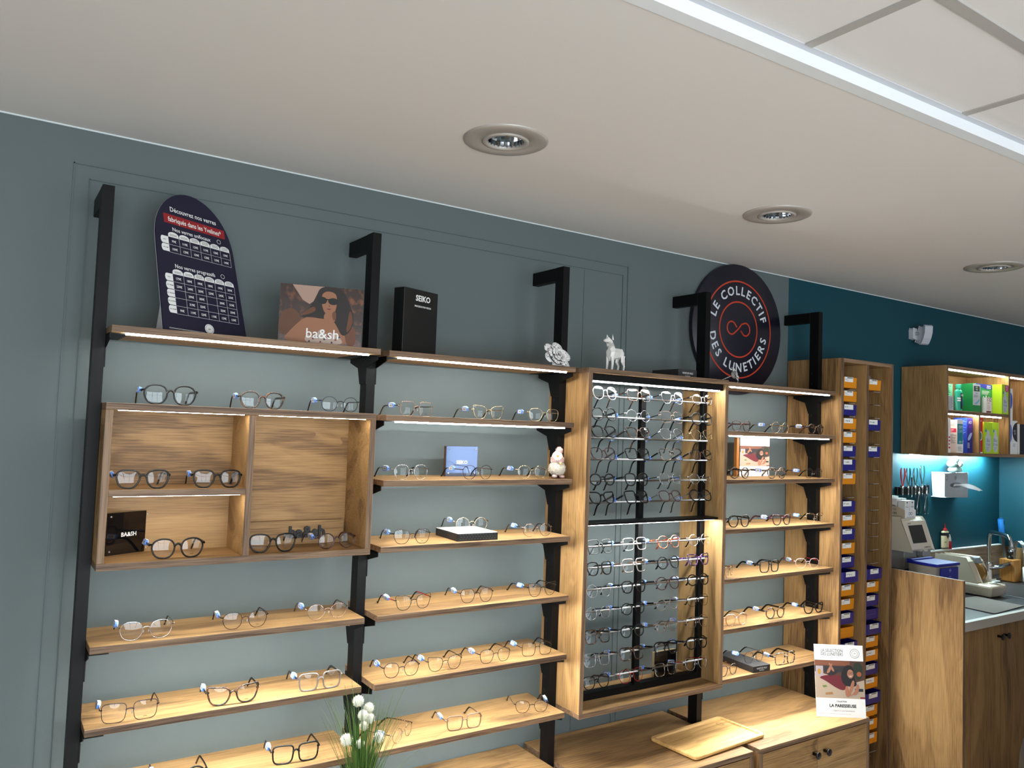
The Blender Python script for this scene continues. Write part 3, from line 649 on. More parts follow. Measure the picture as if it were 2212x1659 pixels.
for a in [
    (.170, -.262, 1.6458, 0, 'hex', 'green', 'green', 'dark green plastic glasses, largest pair on top of the oak display box', gA, .0275, .0240, True),
    (.413, -.262, 1.6458, -2, 'hex', 'tort', 'black', 'dark tortoiseshell hexagonal glasses in the middle on top of the oak display box', gA, .0250, .0220, True),
    (.648, -.250, 1.6458, -2, 'round', 'navy', 'navy', 'thin dark round metal glasses at the right end on top of the oak display box', gA, .0235, .0225, False),
    (.116, -.262, 1.4255, 2, 'soft', 'grey', 'grey', 'smoke grey glasses, left pair on the small inner shelf of the display box', gA, .0265, .0225, True),
    (.302, -.262, 1.4255, -3, 'soft', 'black', 'black', 'black rounded glasses, right pair on the small inner shelf of the display box', gA, .0255, .0225, True),
    (.211, -.262, 1.2413, 1, 'hex', 'black', 'black', 'thick black hexagonal glasses beside the small black brand block in the display box', gA, .0275, .0240, True),
    (.466, -.255, 1.2413, -2, 'soft', 'black', 'black', 'thick black glasses in front of the wooden brand block, left one', gA, .0270, .0240, True),
    (.655, -.258, 1.2413, 3, 'round', 'burg', 'burg', 'round burgundy glasses in front of the wooden brand block, right one', gA, .0240, .0225, False),
    (.149, -.242, 1.0326, -2, 'hex', 'silver', 'silver', 'silver and black hexagonal metal glasses, leftmost on the shelf below the display box', gA, .0265, .0225, False),
    (.404, -.240, 1.0326, -2, 'hex', 'brown', 'brown', 'brown metal hexagonal glasses, middle of the shelf below the display box', gA, .0250, .0220, False),
    (.643, -.240, 1.0326, -2, 'round', 'rose', 'rose', 'rose metal rounded glasses, right end of the shelf below the display box', gA, .0245, .0225, False),
    (.120, -.250, .830, -3, 'square', 'navy', 'navy', 'dark blue square metal glasses, leftmost on the second shelf below the display box', gA, .0275, .0230, False),
    (.380, -.247, .830, -4, 'cat', 'tort', 'black', 'tortoiseshell cat-eye glasses with a pale brow on the second shelf below the display box', gA, .0280, .0235, True),
    (.632, -.240, .830, -2, 'square', 'clear', 'grey', 'clear grey square glasses at the right end of the second shelf below the display box', gA, .0260, .0230, True),
    (.255, -.250, .635, -2, 'round', 'black', 'black', 'black rounded glasses on the lowest left shelf, cut by the bottom of the photo', gA, .0260, .0225, True),
    (.567, -.245, .635, -6, 'square', 'black', 'black', 'thick black square glasses on the lowest left shelf', gA, .0275, .0240, True),
    (.900, -.258, 1.6437, 6, 'square', 'rose', 'bmetal', 'thin rose metal glasses, leftmost on the second shelf of the second bay', gB, .0240, .0215, False),
    (1.168, -.258, 1.6437, 2, 'cat', 'gold', 'gold', 'gold and black cat-eye glasses, middle of the second shelf of the second bay', gB, .0240, .0215, False),
    (1.400, -.255, 1.6437, -6, 'soft', 'gold', 'gold', 'gold rounded glasses at the right end of the second shelf of the second bay', gB, .0240, .0215, False),
    (.890, -.260, 1.4446, 4, 'hex', 'silver', 'silver', 'thin silver glasses with black tips, leftmost on the gnome shelf', gB, .0250, .0220, False),
    (1.132, -.262, 1.4446, 4, 'hex', 'brown', 'rose', 'brown and gold hexagonal glasses in front of the glassy brand block', gB, .0240, .0215, False),
    (1.362, -.250, 1.4446, -3, 'hex', 'gold', 'gold', 'thin pale gold glasses next to the knitted gnome', gB, .0240, .0210, False),
    (.901, -.262, 1.2447, -5, 'soft', 'brown', 'brown', 'brown metal glasses left of the black and white display block', gB, .0245, .0215, False),
    (1.130, -.240, 1.2708, -8, 'round', 'gold', 'gold', 'pale gold round glasses standing on the black and white display block', gB, .0235, .0225, False),
    (1.382, -.264, 1.2447, -5, 'round', 'rose', 'bmetal', 'thin rose round glasses with black tips right of the black and white display block', gB, .0235, .0220, False),
    (.919, -.256, 1.0392, 2, 'cat', 'bmetal', 'red', 'black metal browline glasses with pink temples on the fifth shelf of the second bay', gB, .0250, .0215, False),
    (1.152, -.254, 1.0392, -6, 'panto', 'brown', 'rose', 'thin brown metal rounded glasses, middle of the fifth shelf of the second bay', gB, .0240, .0220, False),
    (1.414, -.262, 1.0392, 2, 'cat', 'bmetal', 'bmetal', 'black metal cat-eye glasses at the right end of the fifth shelf of the second bay', gB, .0240, .0220, False),
    (.886, -.258, .8364, -5, 'hex', 'navy', 'navy', 'navy hexagonal glasses, first of four on the crowded shelf of the second bay', gB, .0235, .0215, False),
    (1.038, -.261, .8364, -3, 'cat', 'bmetal', 'bmetal', 'black cat-eye metal glasses, second of four on the crowded shelf of the second bay', gB, .0240, .0215, False),
    (1.229, -.261, .8364, 0, 'soft', 'bmetal', 'rose', 'black and rose rounded glasses, third of four on the crowded shelf of the second bay', gB, .0240, .0215, False),
    (1.402, -.258, .8364, -5, 'square', 'brown', 'brown', 'brown squarish metal glasses, fourth of four on the crowded shelf of the second bay', gB, .0240, .0215, False),
    (.908, -.245, .6375, 34, 'round', 'rose', 'rose', 'rose metal glasses turned sideways behind the white pompom flowers', gB, .0245, .0215, False),
    (1.118, -.262, .6375, -6, 'square', 'taupe', 'rose', 'brown plastic squarish glasses, middle of the lowest shelf of the second bay', gB, .0250, .0215, False),
    (1.400, -.240, .6375, -20, 'soft', 'brown', 'bmetal', 'thin half-rim glasses at the right end of the lowest shelf of the second bay', gB, .0235, .0195, False),
    (2.425, -.262, 1.637, 4, 'soft', 'burg', 'burg', 'dark burgundy glasses, leftmost on the second shelf of the right bay', gD, .0255, .0210, False),
    (2.680, -.262, 1.637, 2, 'oct', 'gold', 'gold', 'gold octagonal glasses, middle of the second shelf of the right bay', gD, .0245, .0225, False),
    (2.930, -.262, 1.637, 2, 'round', 'tort', 'tort', 'tortoiseshell round glasses at the right end of the second shelf of the right bay', gD, .0245, .0220, True),
    (2.415, -.265, 1.438, 0, 'round', 'tort', 'black', 'dark tortoiseshell round glasses in front of the framed small poster, left one', gD, .0245, .0225, True),
    (2.655, -.265, 1.438, 0, 'panto', 'bwtort', 'bwtort', 'pale speckled round glasses beside the framed small poster', gD, .0245, .0220, True),
    (2.925, -.258, 1.438, -2, 'panto', 'brown', 'bmetal', 'dark browline metal glasses at the right end of the framed poster shelf', gD, .0245, .0210, False),
    (2.430, -.255, 1.2355, -4, 'hex', 'black', 'black', 'black hexagonal glasses, leftmost on the fourth shelf of the right bay', gD, .0250, .0230, True),
    (2.694, -.266, 1.2355, 0, 'cat', 'burg', 'burg', 'wine red cat-eye glasses, middle of the fourth shelf of the right bay', gD, .0245, .0205, True),
    (2.929, -.266, 1.2355, -2, 'square', 'gold', 'gold', 'thin gold squarish glasses at the right end of the fourth shelf of the right bay', gD, .0245, .0215, False),
    (2.380, -.250, 1.0345, 26, 'soft', 'rose', 'rose', 'pink gold glasses turned sideways next to the glasses frame, fifth shelf of the right bay', gD, .0230, .0205, False),
    (2.632, -.255, 1.0345, 0, 'square', 'green', 'black', 'dark green squarish glasses, middle of the fifth shelf of the right bay', gD, .0255, .0225, True),
    (2.897, -.252, 1.0345, -18, 'hex', 'pale', 'red', 'white and red angular glasses, right end of the right bay fifth shelf', gD, .0255, .0205, False),
    (2.415, -.265, .8325, -3, 'panto', 'pink', 'rose', 'clear pink round glasses, leftmost on the second lowest shelf of the right bay', gD, .0255, .0230, False),
    (2.675, -.256, .8325, -2, 'round', 'tort', 'black', 'dark tortoiseshell round glasses, middle of the second lowest shelf of the right bay', gD, .0245, .0230, True),
    (2.928, -.266, .8325, -5, 'cat', 'black', 'black', 'black winged glasses at the right end of the second lowest shelf of the right bay', gD, .0250, .0205, True),
    (2.370, -.265, .634, 4, 'soft', 'tort', 'tort', 'tortoiseshell glasses half hidden by the glasses frame on the lowest right shelf', gD, .0245, .0205, False),
    (2.548, -.250, .6605, 0, 'hex', 'navy', 'silver', 'dark hexagonal glasses with silver temples standing on the flat black box', gD, .0250, .0230, False),
    (2.730, -.270, .634, -2, 'square', 'bwtort', 'black', 'black and pale tortoiseshell square glasses right of the flat black box', gD, .0265, .0235, True),
]:
    x, y, z, yaw, shp, fc, tc_, lab, grp, aa, hh, th = a
    bay = grp
    tp = random.uniform(.045, .062)
    side = 1 if 'half-rim' in lab else -1
    glasses(x, y, z+E_, R(yaw), shp, fc, tc_, lab, grp, aa, hh, th, tagpos=tp, tagside=side)

# rows of glasses hung on the rods, left to right, top row first
ROWS = [('hex:clear:black square:tort:tort soft:silver:brown round:bwtort:tort', 0), ('oct:grey:black round:silver:black square:rose:black hex:grey:black', 0),
        ('soft:black:black cat:tort:tort soft:silver:black soft:gold:gold', 1), ('soft:burg:burg square:black:black square:bwtort:black panto:tort:black', 1),
        ('round:black:black soft:black:black soft:silver:black round:silver:gold', 0), ('cat:black:black square:black:black soft:burg:rose oct:black:silver', 1),
        ('square:grey:black square:clear:black oct:orange:orange round:silver:black', 0), ('soft:black:black square:clear:taupe round:green:black cat:purple:purple', 0),
        ('round:silver:black panto:black:black oct:burg:black round:black:black', 0), ('round:silver:black round:black:black round:clear:black soft:brown:black', 0),
        ('square:tort:black round:green:black hex:rose:rose hex:rose:silver', 0), ('square:silver:navy square:tort:tort soft:black:black round:black:black', 0),
        ('soft:black:burg hex:red:gold square:bwtort:black soft:silver:red', 0)]
ORDN = ['first', 'second', 'third', 'fourth', 'fifth', 'sixth', 'seventh', 'eighth', 'ninth', 'tenth', 'eleventh', 'twelfth', 'lowest']
CN = {'black': 'black', 'grey': 'smoke grey', 'green': 'dark green', 'tort': 'tortoiseshell', 'bwtort': 'speckled', 'burg': 'burgundy', 'silver': 'silver', 'gold': 'gold', 'rose': 'rose metal', 'brown': 'brown',
      'clear': 'clear grey', 'purple': 'purple', 'orange': 'orange', 'red': 'red', 'navy': 'navy', 'taupe': 'brown'}
SN = {'hex': 'hexagonal', 'square': 'square', 'round': 'round', 'soft': 'rounded', 'cat': 'cat-eye', 'oct': 'octagonal', 'panto': 'round'}
ZB = [1.763, 1.682, 1.626, 1.543, 1.449, 1.384, 1.2205, 1.1305, 1.0585, .9765, .896, .812, .7305]
for i, (row, low) in enumerate(ROWS):
    for j, sp in enumerate(row.split()):
        shp, fc, tc_ = sp.split(':')
        x = (1.6435, 1.811, 1.986, 2.152)[j]; th = fc in ('black', 'grey', 'tort', 'bwtort', 'green', 'clear', 'purple') and (i*7+j*3) % 3 != 0
        hh = random.uniform(.0205, .0232); aa = random.uniform(.0230, .0244)
        met = fc in METAL; r = .00085 if met else (.0024 if th else .0017)
        yaw = R(random.uniform(-1.5, 2))
        # the bridge sits near ZB, temples lie over the rod and hang behind it
        cz = hh+r; zb = cz+hh*.4
        y0 = -.291; zh = cz+hh*.42; zr = RODZ[i]+.0036+.0032; tilt = R(-26 if low else -12); s_, c_ = math.sin(tilt), math.cos(tilt)
        d = .0535/c_; z0 = zr-(zh*c_+d*s_)   # the temples rest on the rod, their tips hang behind it
        lab = '%s %s glasses, %s from the left on the %s silver rod%s' % (CN[fc], SN[shp], ORDN[j], ORDN[i], ' from the top' if i < 12 else ' of the frame')
        t = glasses(x, y0+zh*s_, z0, yaw, shp, fc, tc_, lab, gC, aa, hh, th, tagpos=random.uniform(.060, .078), tilt=tilt)
        t.name = 'hanging_eyeglasses'

# ---------------------------------------------------------------- things on the shelves
# arched price board on an easel foot, turned 35 degrees
t = thing('price_board', 'tall navy arched price board with white tables of lens prices', 'sign', (.141, -.275, 1.8423), R(30))
LEAN = RX(R(-14))@Matrix.Diagonal((1.21, 1, 1.063, 1))
Wd, Hd = .245, .395
def arch(w_, h_, r0, x0=0.0):
    """rounded arch: straight sides up to r0, half ellipse on top, sides flaring a little to the foot"""
    pts = [(x0, 0), (x0+w_, 0)]
    for k in range(25):
        a = PI*k/24; pts.append((x0+w_/2+(w_/2-.008)*math.cos(a), r0+(h_-r0)*math.sin(a)))
    return pts
b = MB(NAVY).at(LEAN); b.prism(arch(Wd, Hd, .245), 1, .0, .0035); b.use(PAPER); b.at(LEAN@T((0, .0036, 0))); b.prism(arch(Wd, Hd, .245), 1, 0, .0008); obj('board', b, t)
b = MB(mat('grey_card', (190, 190, 192), .7)).at(); b.prism([(0.010, .0), (.085, .0), (.060, .17)], 0, .045, .0465); b.prism([(0.010, .0), (.085, .0), (.060, .17)], 0, .24, .2415); obj('easel_foot', b, t)
b = MB(PAPER).at(LEAN)
L0 = .0004
def TX(s_, size, x, z, bold=0.0, al='CENTER', sx=1.0, lay=L0): b.at(LEAN@T((0, -lay, 0))); b.text(s_, size, (x, z), al, bold, sx=sx); b.at(LEAN)
b.use(mat('dark_red_print', (150, 28, 34), .5)); b.rect(.036, .216, .296, .322, .0002); b.use(PAPER)
TX('Découvrez nos verres', .0185, .124, .337, .012, sx=.82); TX('fabriqués dans les Yvelines*', .0190, .126, .308, .014, sx=.74)
TX('Nos verres unifocaux', .0150, .112, .281, .01, sx=.85); TX('Nos verres progressifs', .0150, .110, .179, .01, sx=.85)
def table(x0, z0, cols, rows, cw, ch, data, rowlab):
    W_ = cols*cw
    for i in range(rows+1): b.rect(x0, x0+W_, z0-i*ch-.0003, z0-i*ch+.0003, L0)
    for i in range(cols+1): b.rect(x0+i*cw-.0003, x0+i*cw+.0003, z0-rows*ch, z0, L0)
    for i in range(cols):   # scalloped white heads
        b.flat([(x0+i*cw+.0008, z0), (x0+(i+1)*cw-.0008, z0)]+[(x0+(i+.5)*cw+(cw/2-.0008)*math.cos(PI*k/8), z0+.006+.0085*math.sin(PI*k/8)) for k in range(9)], L0)
    for i in range(rows):
        zc = z0-(i+.5)*ch; b.flat([(x0, zc-ch*.46), (x0, zc+ch*.46)]+[(x0-.016-.005*math.cos(PI*k/6-PI/2), zc+ch*.46*math.cos(PI*k/6)) for k in range(7)], L0)
    b.use(INK)
    for i in range(cols):
        for q in range(3 if i > 1 else 2): b.rect(x0+(i+.18)*cw, x0+(i+.82)*cw, z0+.0035+q*.0032, z0+.0045+q*.0032, L0+.0002)
    for i, rl in enumerate(rowlab): TX(rl, .0042, x0-.010, z0-(i+.5)*ch, .02, lay=L0+.0002)
    b.use(PAPER)
    for i, r_ in enumerate(data):
        for j, s_ in enumerate(r_):
            if s_: TX(s_+'€', .0088, x0+(j+.5)*cw, z0-(i+.55)*ch, .02, sx=.82)
table(.042, .258, 6, 2, .0305, .0215, [['99', '119', '129', '119', '129', '139'], ['109', '129', '139', '129', '139', '149']], ['HC+', 'HC+ BP'])
table(.042, .156, 6, 5, .0305, .0215, [['179', '189', '199', '189', '199', '209'], ['239', '249', '259', '239', '249', '259'], [None, '299', '309', None, '309', '319'], [None, '319', '329', None, '329', '339'],
      ['99', '119', '129', '119', '129', '139']], ['HC+', 'HC PREM', 'HC DESIGN', 'HC ULTRA', 'HC NUM'])
b.flat(circle(.130, .021, .0135, 28), L0); b.use(NAVY); b.ring((.130, .021), .0105, .0112, L0+.0002, 28); TX('oo', .006, .130, .021, .03, lay=L0+.0002)
b.use(PAPER); TX('LE COLLECTIF', .0024, .130, .0305, .03, lay=L0+.0002); b.rect(.016, .115, .009, .0096, L0); b.rect(.016, .105, .0072, .0078, L0); b.rect(.236, .242, .002, .012, L0)
b.ring((.194, .283), .0052, .0062, L0, 20); b.ring((.192, .181), .0052, .0062, L0, 20)
obj('price_print', b, t)

# beach poster
t = thing('photo_block', 'landscape photo block of a long-haired woman in dark sunglasses', 'picture', (.456, -.232, 1.8423), R(-15))
W_, H_ = .240, .172
b = MB(mat('clear_block_edge', (180, 170, 150), .2)); b.box(0, W_, .0003, .012, 0, H_); obj('block', b, t, bevel=.001)
rock = tort('terracotta_rock_print', (44, 22, 12), (116, 64, 34)); rock.node_tree.nodes['Principled BSDF'].inputs['Coat Weight'].default_value = 0; rock.node_tree.nodes['Noise Texture'].inputs['Scale'].default_value = 40; rock.node_tree.nodes['Noise Texture'].inputs['Detail'].default_value = 8
b = MB(rock); b.rect(0, W_, 0, H_, 0)
def F(c, pts, lay, sm=2): b.use(c); b.flat([(x*W_, z*H_) for x, z in pts], lay, sm)
pr = lambda n, c: mat('print_'+n, tuple(int(q*.80) for q in c) if max(c) < 235 else c, .6)
F(pr('pale_stone', (204, 168, 148)), [(.14, .995), (.52, .995), (.46, .80), (.35, .68), (.27, .74)], .0002, 0)
F(pr('mid_rock', (116, 70, 42)), [(0, .5), (.16, .62), (.28, .42), (.18, .18), (0, .1)], .0002)
hair = pr('dark_hair', (34, 20, 14)); skin = pr('skin', (186, 124, 88)); skin2 = pr('skin_shade', (128, 74, 48)); hl = pr('hair_light', (122, 68, 34))
F(skin, [(.02, .0), (.14, .22), (.27, .42), (.40, .50), (.62, .46), (.78, .40), (.92, .34), (.93, .0)], .0003)
F(skin2, [(.78, .40), (.92, .34), (.93, .0), (.80, 0)], .0004)
F(hair, [(.47, .99), (.62, 1.0), (.76, .96), (.84, .72), (.90, .48), (.86, .26), (.76, .14), (.68, .36), (.62, .45), (.50, .44), (.38, .46), (.24, .44), (.35, .60), (.42, .80)], .0005)
F(hl, [(.84, .66), (.89, .46), (.85, .28), (.80, .22), (.82, .44)], .0006); F(hl, [(.40, .66), (.30, .54), (.22, .46), (.34, .50), (.44, .58)], .0006)
F(skin, [(.49, .80), (.50, .66), (.53, .56), (.58, .50), (.64, .52), (.67, .62), (.68, .78), (.66, .90), (.56, .93), (.50, .88)], .0007)
F(skin, [(.54, .56), (.66, .58), (.68, .42), (.60, .36), (.52, .44)], .0006); F(skin2, [(.62, .56), (.67, .60), (.68, .44), (.64, .42)], .0008)
gl_ = pr('sunglass_black', (8, 8, 10)); F(gl_, [(.44, .80), (.50, .83), (.56, .79), (.55, .71), (.49, .69), (.45, .73)], .0009); F(gl_, [(.57, .79), (.64, .82), (.70, .78), (.68, .70), (.61, .69), (.57, .73)], .0009); F(gl_, [(.54, .79), (.59, .79), (.59, .77), (.54, .77)], .0009, 0)
F(pr('lips', (140, 60, 52)), [(.55, .615), (.58, .63), (.62, .62), (.59, .60)], .0009); F(skin2, [(.58, .70), (.585, .66), (.60, .66)], .0009, 0)
F(pr('dress', (222, 196, 178)), [(.30, 0), (.33, .18), (.42, .10), (.50, .30), (.58, .12), (.66, .24), (.74, .14), (.78, 0)], .0009)
for q in range(9): F(pr('dress_red', (150, 50, 50)) if q % 2 else pr('dress_blue', (60, 50, 90)), [(.35+q*.045, .03+.05*(q % 3)), (.365+q*.045, .07+.05*(q % 3)), (.38+q*.045, .03+.05*(q % 3))], .0010, 0)
b.use(PAPER); b.at(T((0, -.0011, 0))); b.text('ba&sh', .040, (.52*W_, .175*H_), 'CENTER', .004, sx=1.0); b.at()
obj('photo_print', b, t)

# tall black brand box
t = thing('black_display_box', 'tall black upright box with white watch-maker lettering on the second bay top shelf', 'box', (.856, -.222, 1.8416), R(20))
b = MB(mat('matt_black_card', (14, 14, 15), .45)); b.box(0, .160, 0, .046, 0, .215); obj('box_body', b, t, bevel=.001)
b = MB(PAPER); b.at(T((0, -.0004, 0))); b.text('SEIKO', .026, (.088, .186), 'CENTER', .03, sx=1.0); b.text('PRECISION FOR VISION', .0078, (.088, .160), 'CENTER', .02, sx=.95)
obj('lettering', b, t)

# paper roses folded from printed book pages
pr_page = tort('printed_page', (60, 58, 58), (236, 234, 232)); e = pr_page.node_tree.nodes['Color Ramp'].color_ramp.elements; e[0].position = .37; e[1].position = .42
pr_page.node_tree.nodes['Noise Texture'].inputs['Scale'].default_value = 260; pr_page.node_tree.nodes['Principled BSDF'].inputs['Coat Weight'].default_value = 0; pr_page.node_tree.nodes['Principled BSDF'].inputs['Roughness'].default_value = .8
def paper_rose(loc, rot, s, label, stem=False):
    t = thing('paper_rose', label, 'decoration', loc, rot=rot)
    rnd = random.Random(int(s*1e5))
    for L_, (n, r0, r1, zb, zt) in enumerate(((3, .004, .012, .0, .034), (4, .008, .024, .0, .034), (5, .012, .038, -.003, .030), (6, .016, .052, -.007, .021))):
        for k in range(n):
            a0 = 2*PI*k/n+L_*.7; b = MB(pr_page); vs = []; I, J = 8, 7; span = 2*PI/n*1.35
            for i in range(I+1):
                for j in range(J+1):
                    u = i/I*2-1; v = j/J; wdt = math.sin(PI*min(1, .25+v*.62))**.6
                    a = a0+u*span/2*wdt; edge = 1-.22*u*u*v; r = (r0+(r1-r0)*v**.9*edge)+.003*math.sin(3*u+k)*v
                    if v > .8: r += (.004+.004*L_/3)*(v-.8)/.2
                    z = zb+(zt-zb)*(math.sin(v*PI*.5)*edge)-(.004*max(0, v-.85)/.15)
                    vs.append((r*math.cos(a)*s, r*math.sin(a)*s, z*s))
            b.add(vs, [(i*(J+1)+j, (i+1)*(J+1)+j, (i+1)*(J+1)+j+1, i*(J+1)+j+1) for i in range(I) for j in range(J)], True)
            obj('petal', b, t)
    b = MB(pr_page); b.tube([(0, 0, -.004*s), (.003*s, 0, .014*s), (-.001*s, .002*s, .030*s)], [.003*s, .006*s, .003*s], 8); obj('bud', b, t)
    if stem:
        b = MB(pr_page); b.tube([(0, 0, -.004*s), (0, 0, -.05*s), (.004*s, 0, -.11*s)], [.003*s, .0022*s, .0018*s], 8); obj('stem', b, t)
paper_rose((1.452, -.236, 1.8725), (R(62), R(-8), R(8)), 1.0, 'white paper rose folded from printed pages on the second bay top shelf')
paper_rose((2.392, -.235, 1.8725), (R(50), R(52), R(10)), .62, 'small white paper rose with a stem lying under the round sign', True)

# low-poly white wolf
t0 = MB(mat('white_ceramic', (238, 236, 232), .35))
def loft(b, secs):
    n = len(secs[0]); vs = [p for s_ in secs for p in s_]
    fs = [(i*n+k, i*n+(k+1) % n, (i+1)*n+(k+1) % n, (i+1)*n+k) for i in range(len(secs)-1) for k in range(n)]
    fs += [tuple(reversed(range(n))), tuple((len(secs)-1)*n+k for k in range(n))]
    b.add(vs, fs, False)
def sec(x, z, ry, rz, dx=0.0, n=7, ph=.3): return [(x+dx*math.sin(2*PI*k/n+ph), ry*math.cos(2*PI*k/n+ph), z+rz*math.sin(2*PI*k/n+ph)) for k in range(n)]
t = thing('wolf_figurine', 'faceted white ceramic wolf figurine standing on top of the glasses frame', 'figurine', (1.725, -.245, 1.8415), R(14))
# body along x: chest at -x, tail at +x
b = MB(MATS['white_ceramic'])
loft(b, [sec(-.040, .068, .012, .018), sec(-.030, .068, .021, .030), sec(-.008, .067, .019, .024), (sec(.018, .071, .015, .020)), sec(.036, .070, .017, .021), sec(.050, .062, .008, .010), sec(.060, .045, .005, .006), sec(.063, .032, .003, .003)])
loft(b, [sec(-.020, .078, .019, .024, -.01), sec(-.030, .098, .017, .018, -.012), sec(-.038, .112, .015, .013, -.010), sec(-.047, .117, .012, .011, -.004), sec(-.058, .113, .007, .007), sec(-.070, .112, .004, .0045)])
for s_ in (1, -1):
    loft(b, [sec(-.030+.002, .121, .004, .003) , sec(-.033, .128, .004, .003), sec(-.030, .140, .0008, .0006)] if False else [[(-.040, s_*.014, .118), (-.030, s_*.005, .121), (-.028, s_*.014, .116)], [(-.036, s_*.013, .138), (-.0355, s_*.0125, .138), (-.0355, s_*.0132, .1375)]])
    # front leg, hind leg with hock
    loft(b, [sec(-.030, .055, .007, .009, n=6) if 0 else [(-.030+.009*math.cos(q*PI/3), s_*.011+.006*math.sin(q*PI/3), .058) for q in range(6)], [(-.031+.005*math.cos(q*PI/3), s_*.012+.0045*math.sin(q*PI/3), .028) for q in range(6)],
             [(-.033+.004*math.cos(q*PI/3), s_*.012+.004*math.sin(q*PI/3), .010) for q in range(6)], [(-.037+.0065*math.cos(q*PI/3), s_*.012+.0048*math.sin(q*PI/3), 0) for q in range(6)]])
    loft(b, [[(.038+.013*math.cos(q*PI/3), s_*.011+.007*math.sin(q*PI/3), .062) for q in range(6)], [(.031+.008*math.cos(q*PI/3), s_*.013+.005*math.sin(q*PI/3), .038) for q in range(6)],
             [(.043+.0045*math.cos(q*PI/3), s_*.013+.004*math.sin(q*PI/3), .024) for q in range(6)], [(.040+.004*math.cos(q*PI/3), s_*.013+.0035*math.sin(q*PI/3), .010) for q in range(6)], [(.036+.0065*math.cos(q*PI/3), s_*.013+.0045*math.sin(q*PI/3), 0) for q in range(6)]])
obj('wolf_body', b, t)

# round sign on the wall
t = thing('round_sign', 'large round navy sign with orange rings and white circular lettering', 'sign', (2.668, -.006, 2.113))
b = MB(mat('sign_navy', (22, 22, 38), .35)); b.lathe([(.0001, 0), (.303, 0), (.305, -.002), (.305, -.016), (.303, -.018), (.0001, -.018)], 96, 'Y'); obj('disc', b, t)
OR = mat('sign_orange', (196, 62, 34), .5); SW = mat('sign_white', (214, 220, 228), .5)
b = MB(OR); b.ring((0, 0), .2220, .2290, .0186, 96); b.ring((0, 0), .1255, .1325, .0186, 80)
path = []
def arcp(cx, cz, r, a0, a1, n=12): return [(cx+r*math.cos(R(a0+(a1-a0)*k/n)), cz+r*math.sin(R(a0+(a1-a0)*k/n))) for k in range(n+1)]
lp = [(-.012, .006)]+arcp(-.048, .0, .030, 55, 300, 16)+[(.0, .0), (.022, .024)]+arcp(.048, .0, .030, 125, -120, 16)+[(.014, -.008)]
b.at(RY(0)); b.tube([(x, -.0186, z+.004) for x, z in lp], .0042, 6, sx=1, sy=.25, up=(0, 1, 0)); b.at()
obj('orange_rings', b, t)
b = MB(SW)
def ringtext(s_, rad, a_mid, size, flip, step):
    n = len(s_); tot = sum(step.get(c, 1.0) for c in s_); unit = size*.80; ang = 0; acc = []
    for c in s_: w_ = step.get(c, 1.0)*unit; acc.append(ang+w_/2); ang += w_
    for c, p_ in zip(s_, acc):
        th = (p_-ang/2)/rad
        if not flip: a = R(a_mid)-th; M_ = T((rad*math.cos(a), -.0187, rad*math.sin(a)))@RY(-(a-PI/2))
        else: a = R(a_mid)+th; M_ = T((rad*math.cos(a), -.0187, rad*math.sin(a)))@RY(-(a+PI/2))
        if c != ' ': b.at(M_); b.text(c, size, (0, 0), 'CENTER', .022)
    b.at()
STP = {'I': .5, ' ': .55, 'L': .82, 'O': 1.18, 'C': 1.05, 'N': 1.08, 'U': 1.02, 'E': .88, 'T': .9, 'F': .85, 'S': .9, 'D': 1.08, 'R': .98}
ringtext('LE COLLECTIF', .180, 90, .058, False, STP); ringtext('DES LUNETIERS', .180, -90, .058, True, STP)
obj('lettering', b, t)

# flat black brand boxes
def flat_box(loc, rz, w_, d_, h_, label, grp):
    t = thing('eyewear_box', label, 'box', loc, rz, grp)
    b = MB(mat('charcoal_card', (44, 44, 46), .6)); b.box(0, w_, 0, d_, 0, h_); obj('box_body', b, t, bevel=.001)
    b = MB(PAPER); b.at(T((0, -.0004, 0))); b.text('WHISTLER HILLS', .0105, (w_/2, h_*.58), 'CENTER', .012, sx=.78); b.text('EYEWEAR', .0052, (w_/2, h_*.26), 'CENTER', .02, sx=1.25); obj('lettering', b, t)
flat_box((2.063, -.243, 1.8415), R(0), .104, .150, .036, 'flat charcoal box with white lettering on top of the glasses frame', 'charcoal eyewear boxes')
flat_box((2.492, -.290, .6342), R(-4), .100, .215, .0262, 'flat charcoal box with white lettering on the lowest right shelf', 'charcoal eyewear boxes')

# small brand blocks with studs
def brand_block(loc, rz, w_, h_, txt, body, face, label, size):
    t = thing('brand_block', label, 'display block', loc, rz)
    b = MB(body); b.box(0, w_, .004, .016, 0, h_); obj('backing', b, t, bevel=.0006)
    b = MB(face); b.box(0, w_, -.0005, .0035, 0, h_); obj('front_plate', b, t, bevel=.0004)
    b = MB(STEEL)
    for x in (.010, w_-.010):
        for z in (.010, h_-.010): b.lathe([(.0001, -.0030), (.0026, -.0026), (.0028, -.0005)], 14, 'Y', (x, 0, z))
    obj('stud', b, t)
    b = MB(PAPER); b.at(T((0, -.0009, 0))); b.text(txt, size, (w_*.5, h_*.46), 'CENTER', .025); obj('lettering', b, t)
GB = mat('glossy_black_acrylic', (12, 12, 14), .06, coat=.6)
brand_block((.050, -.170, 1.2415), R(28), .130, .112, 'BA&SH', GB, GB, 'small glossy black brand block with four studs in the oak display box', .0155)
brand_block((2.066, -.150, .6362), R(0), .118, .100, '', mat('beech_block', (206, 176, 130), .5), GB, 'small glossy black block with a pale back behind the lowest rod of glasses', .012)
brand_block((1.084, -.128, 1.4448), R(0), .125, .103, 'SEIKO', mat('brown_block', (90, 58, 34), .5), mat('mirror_acrylic', (96, 112, 144), .06, .7), 'small mirror-like brand block with white lettering on the gnome shelf', .0165)

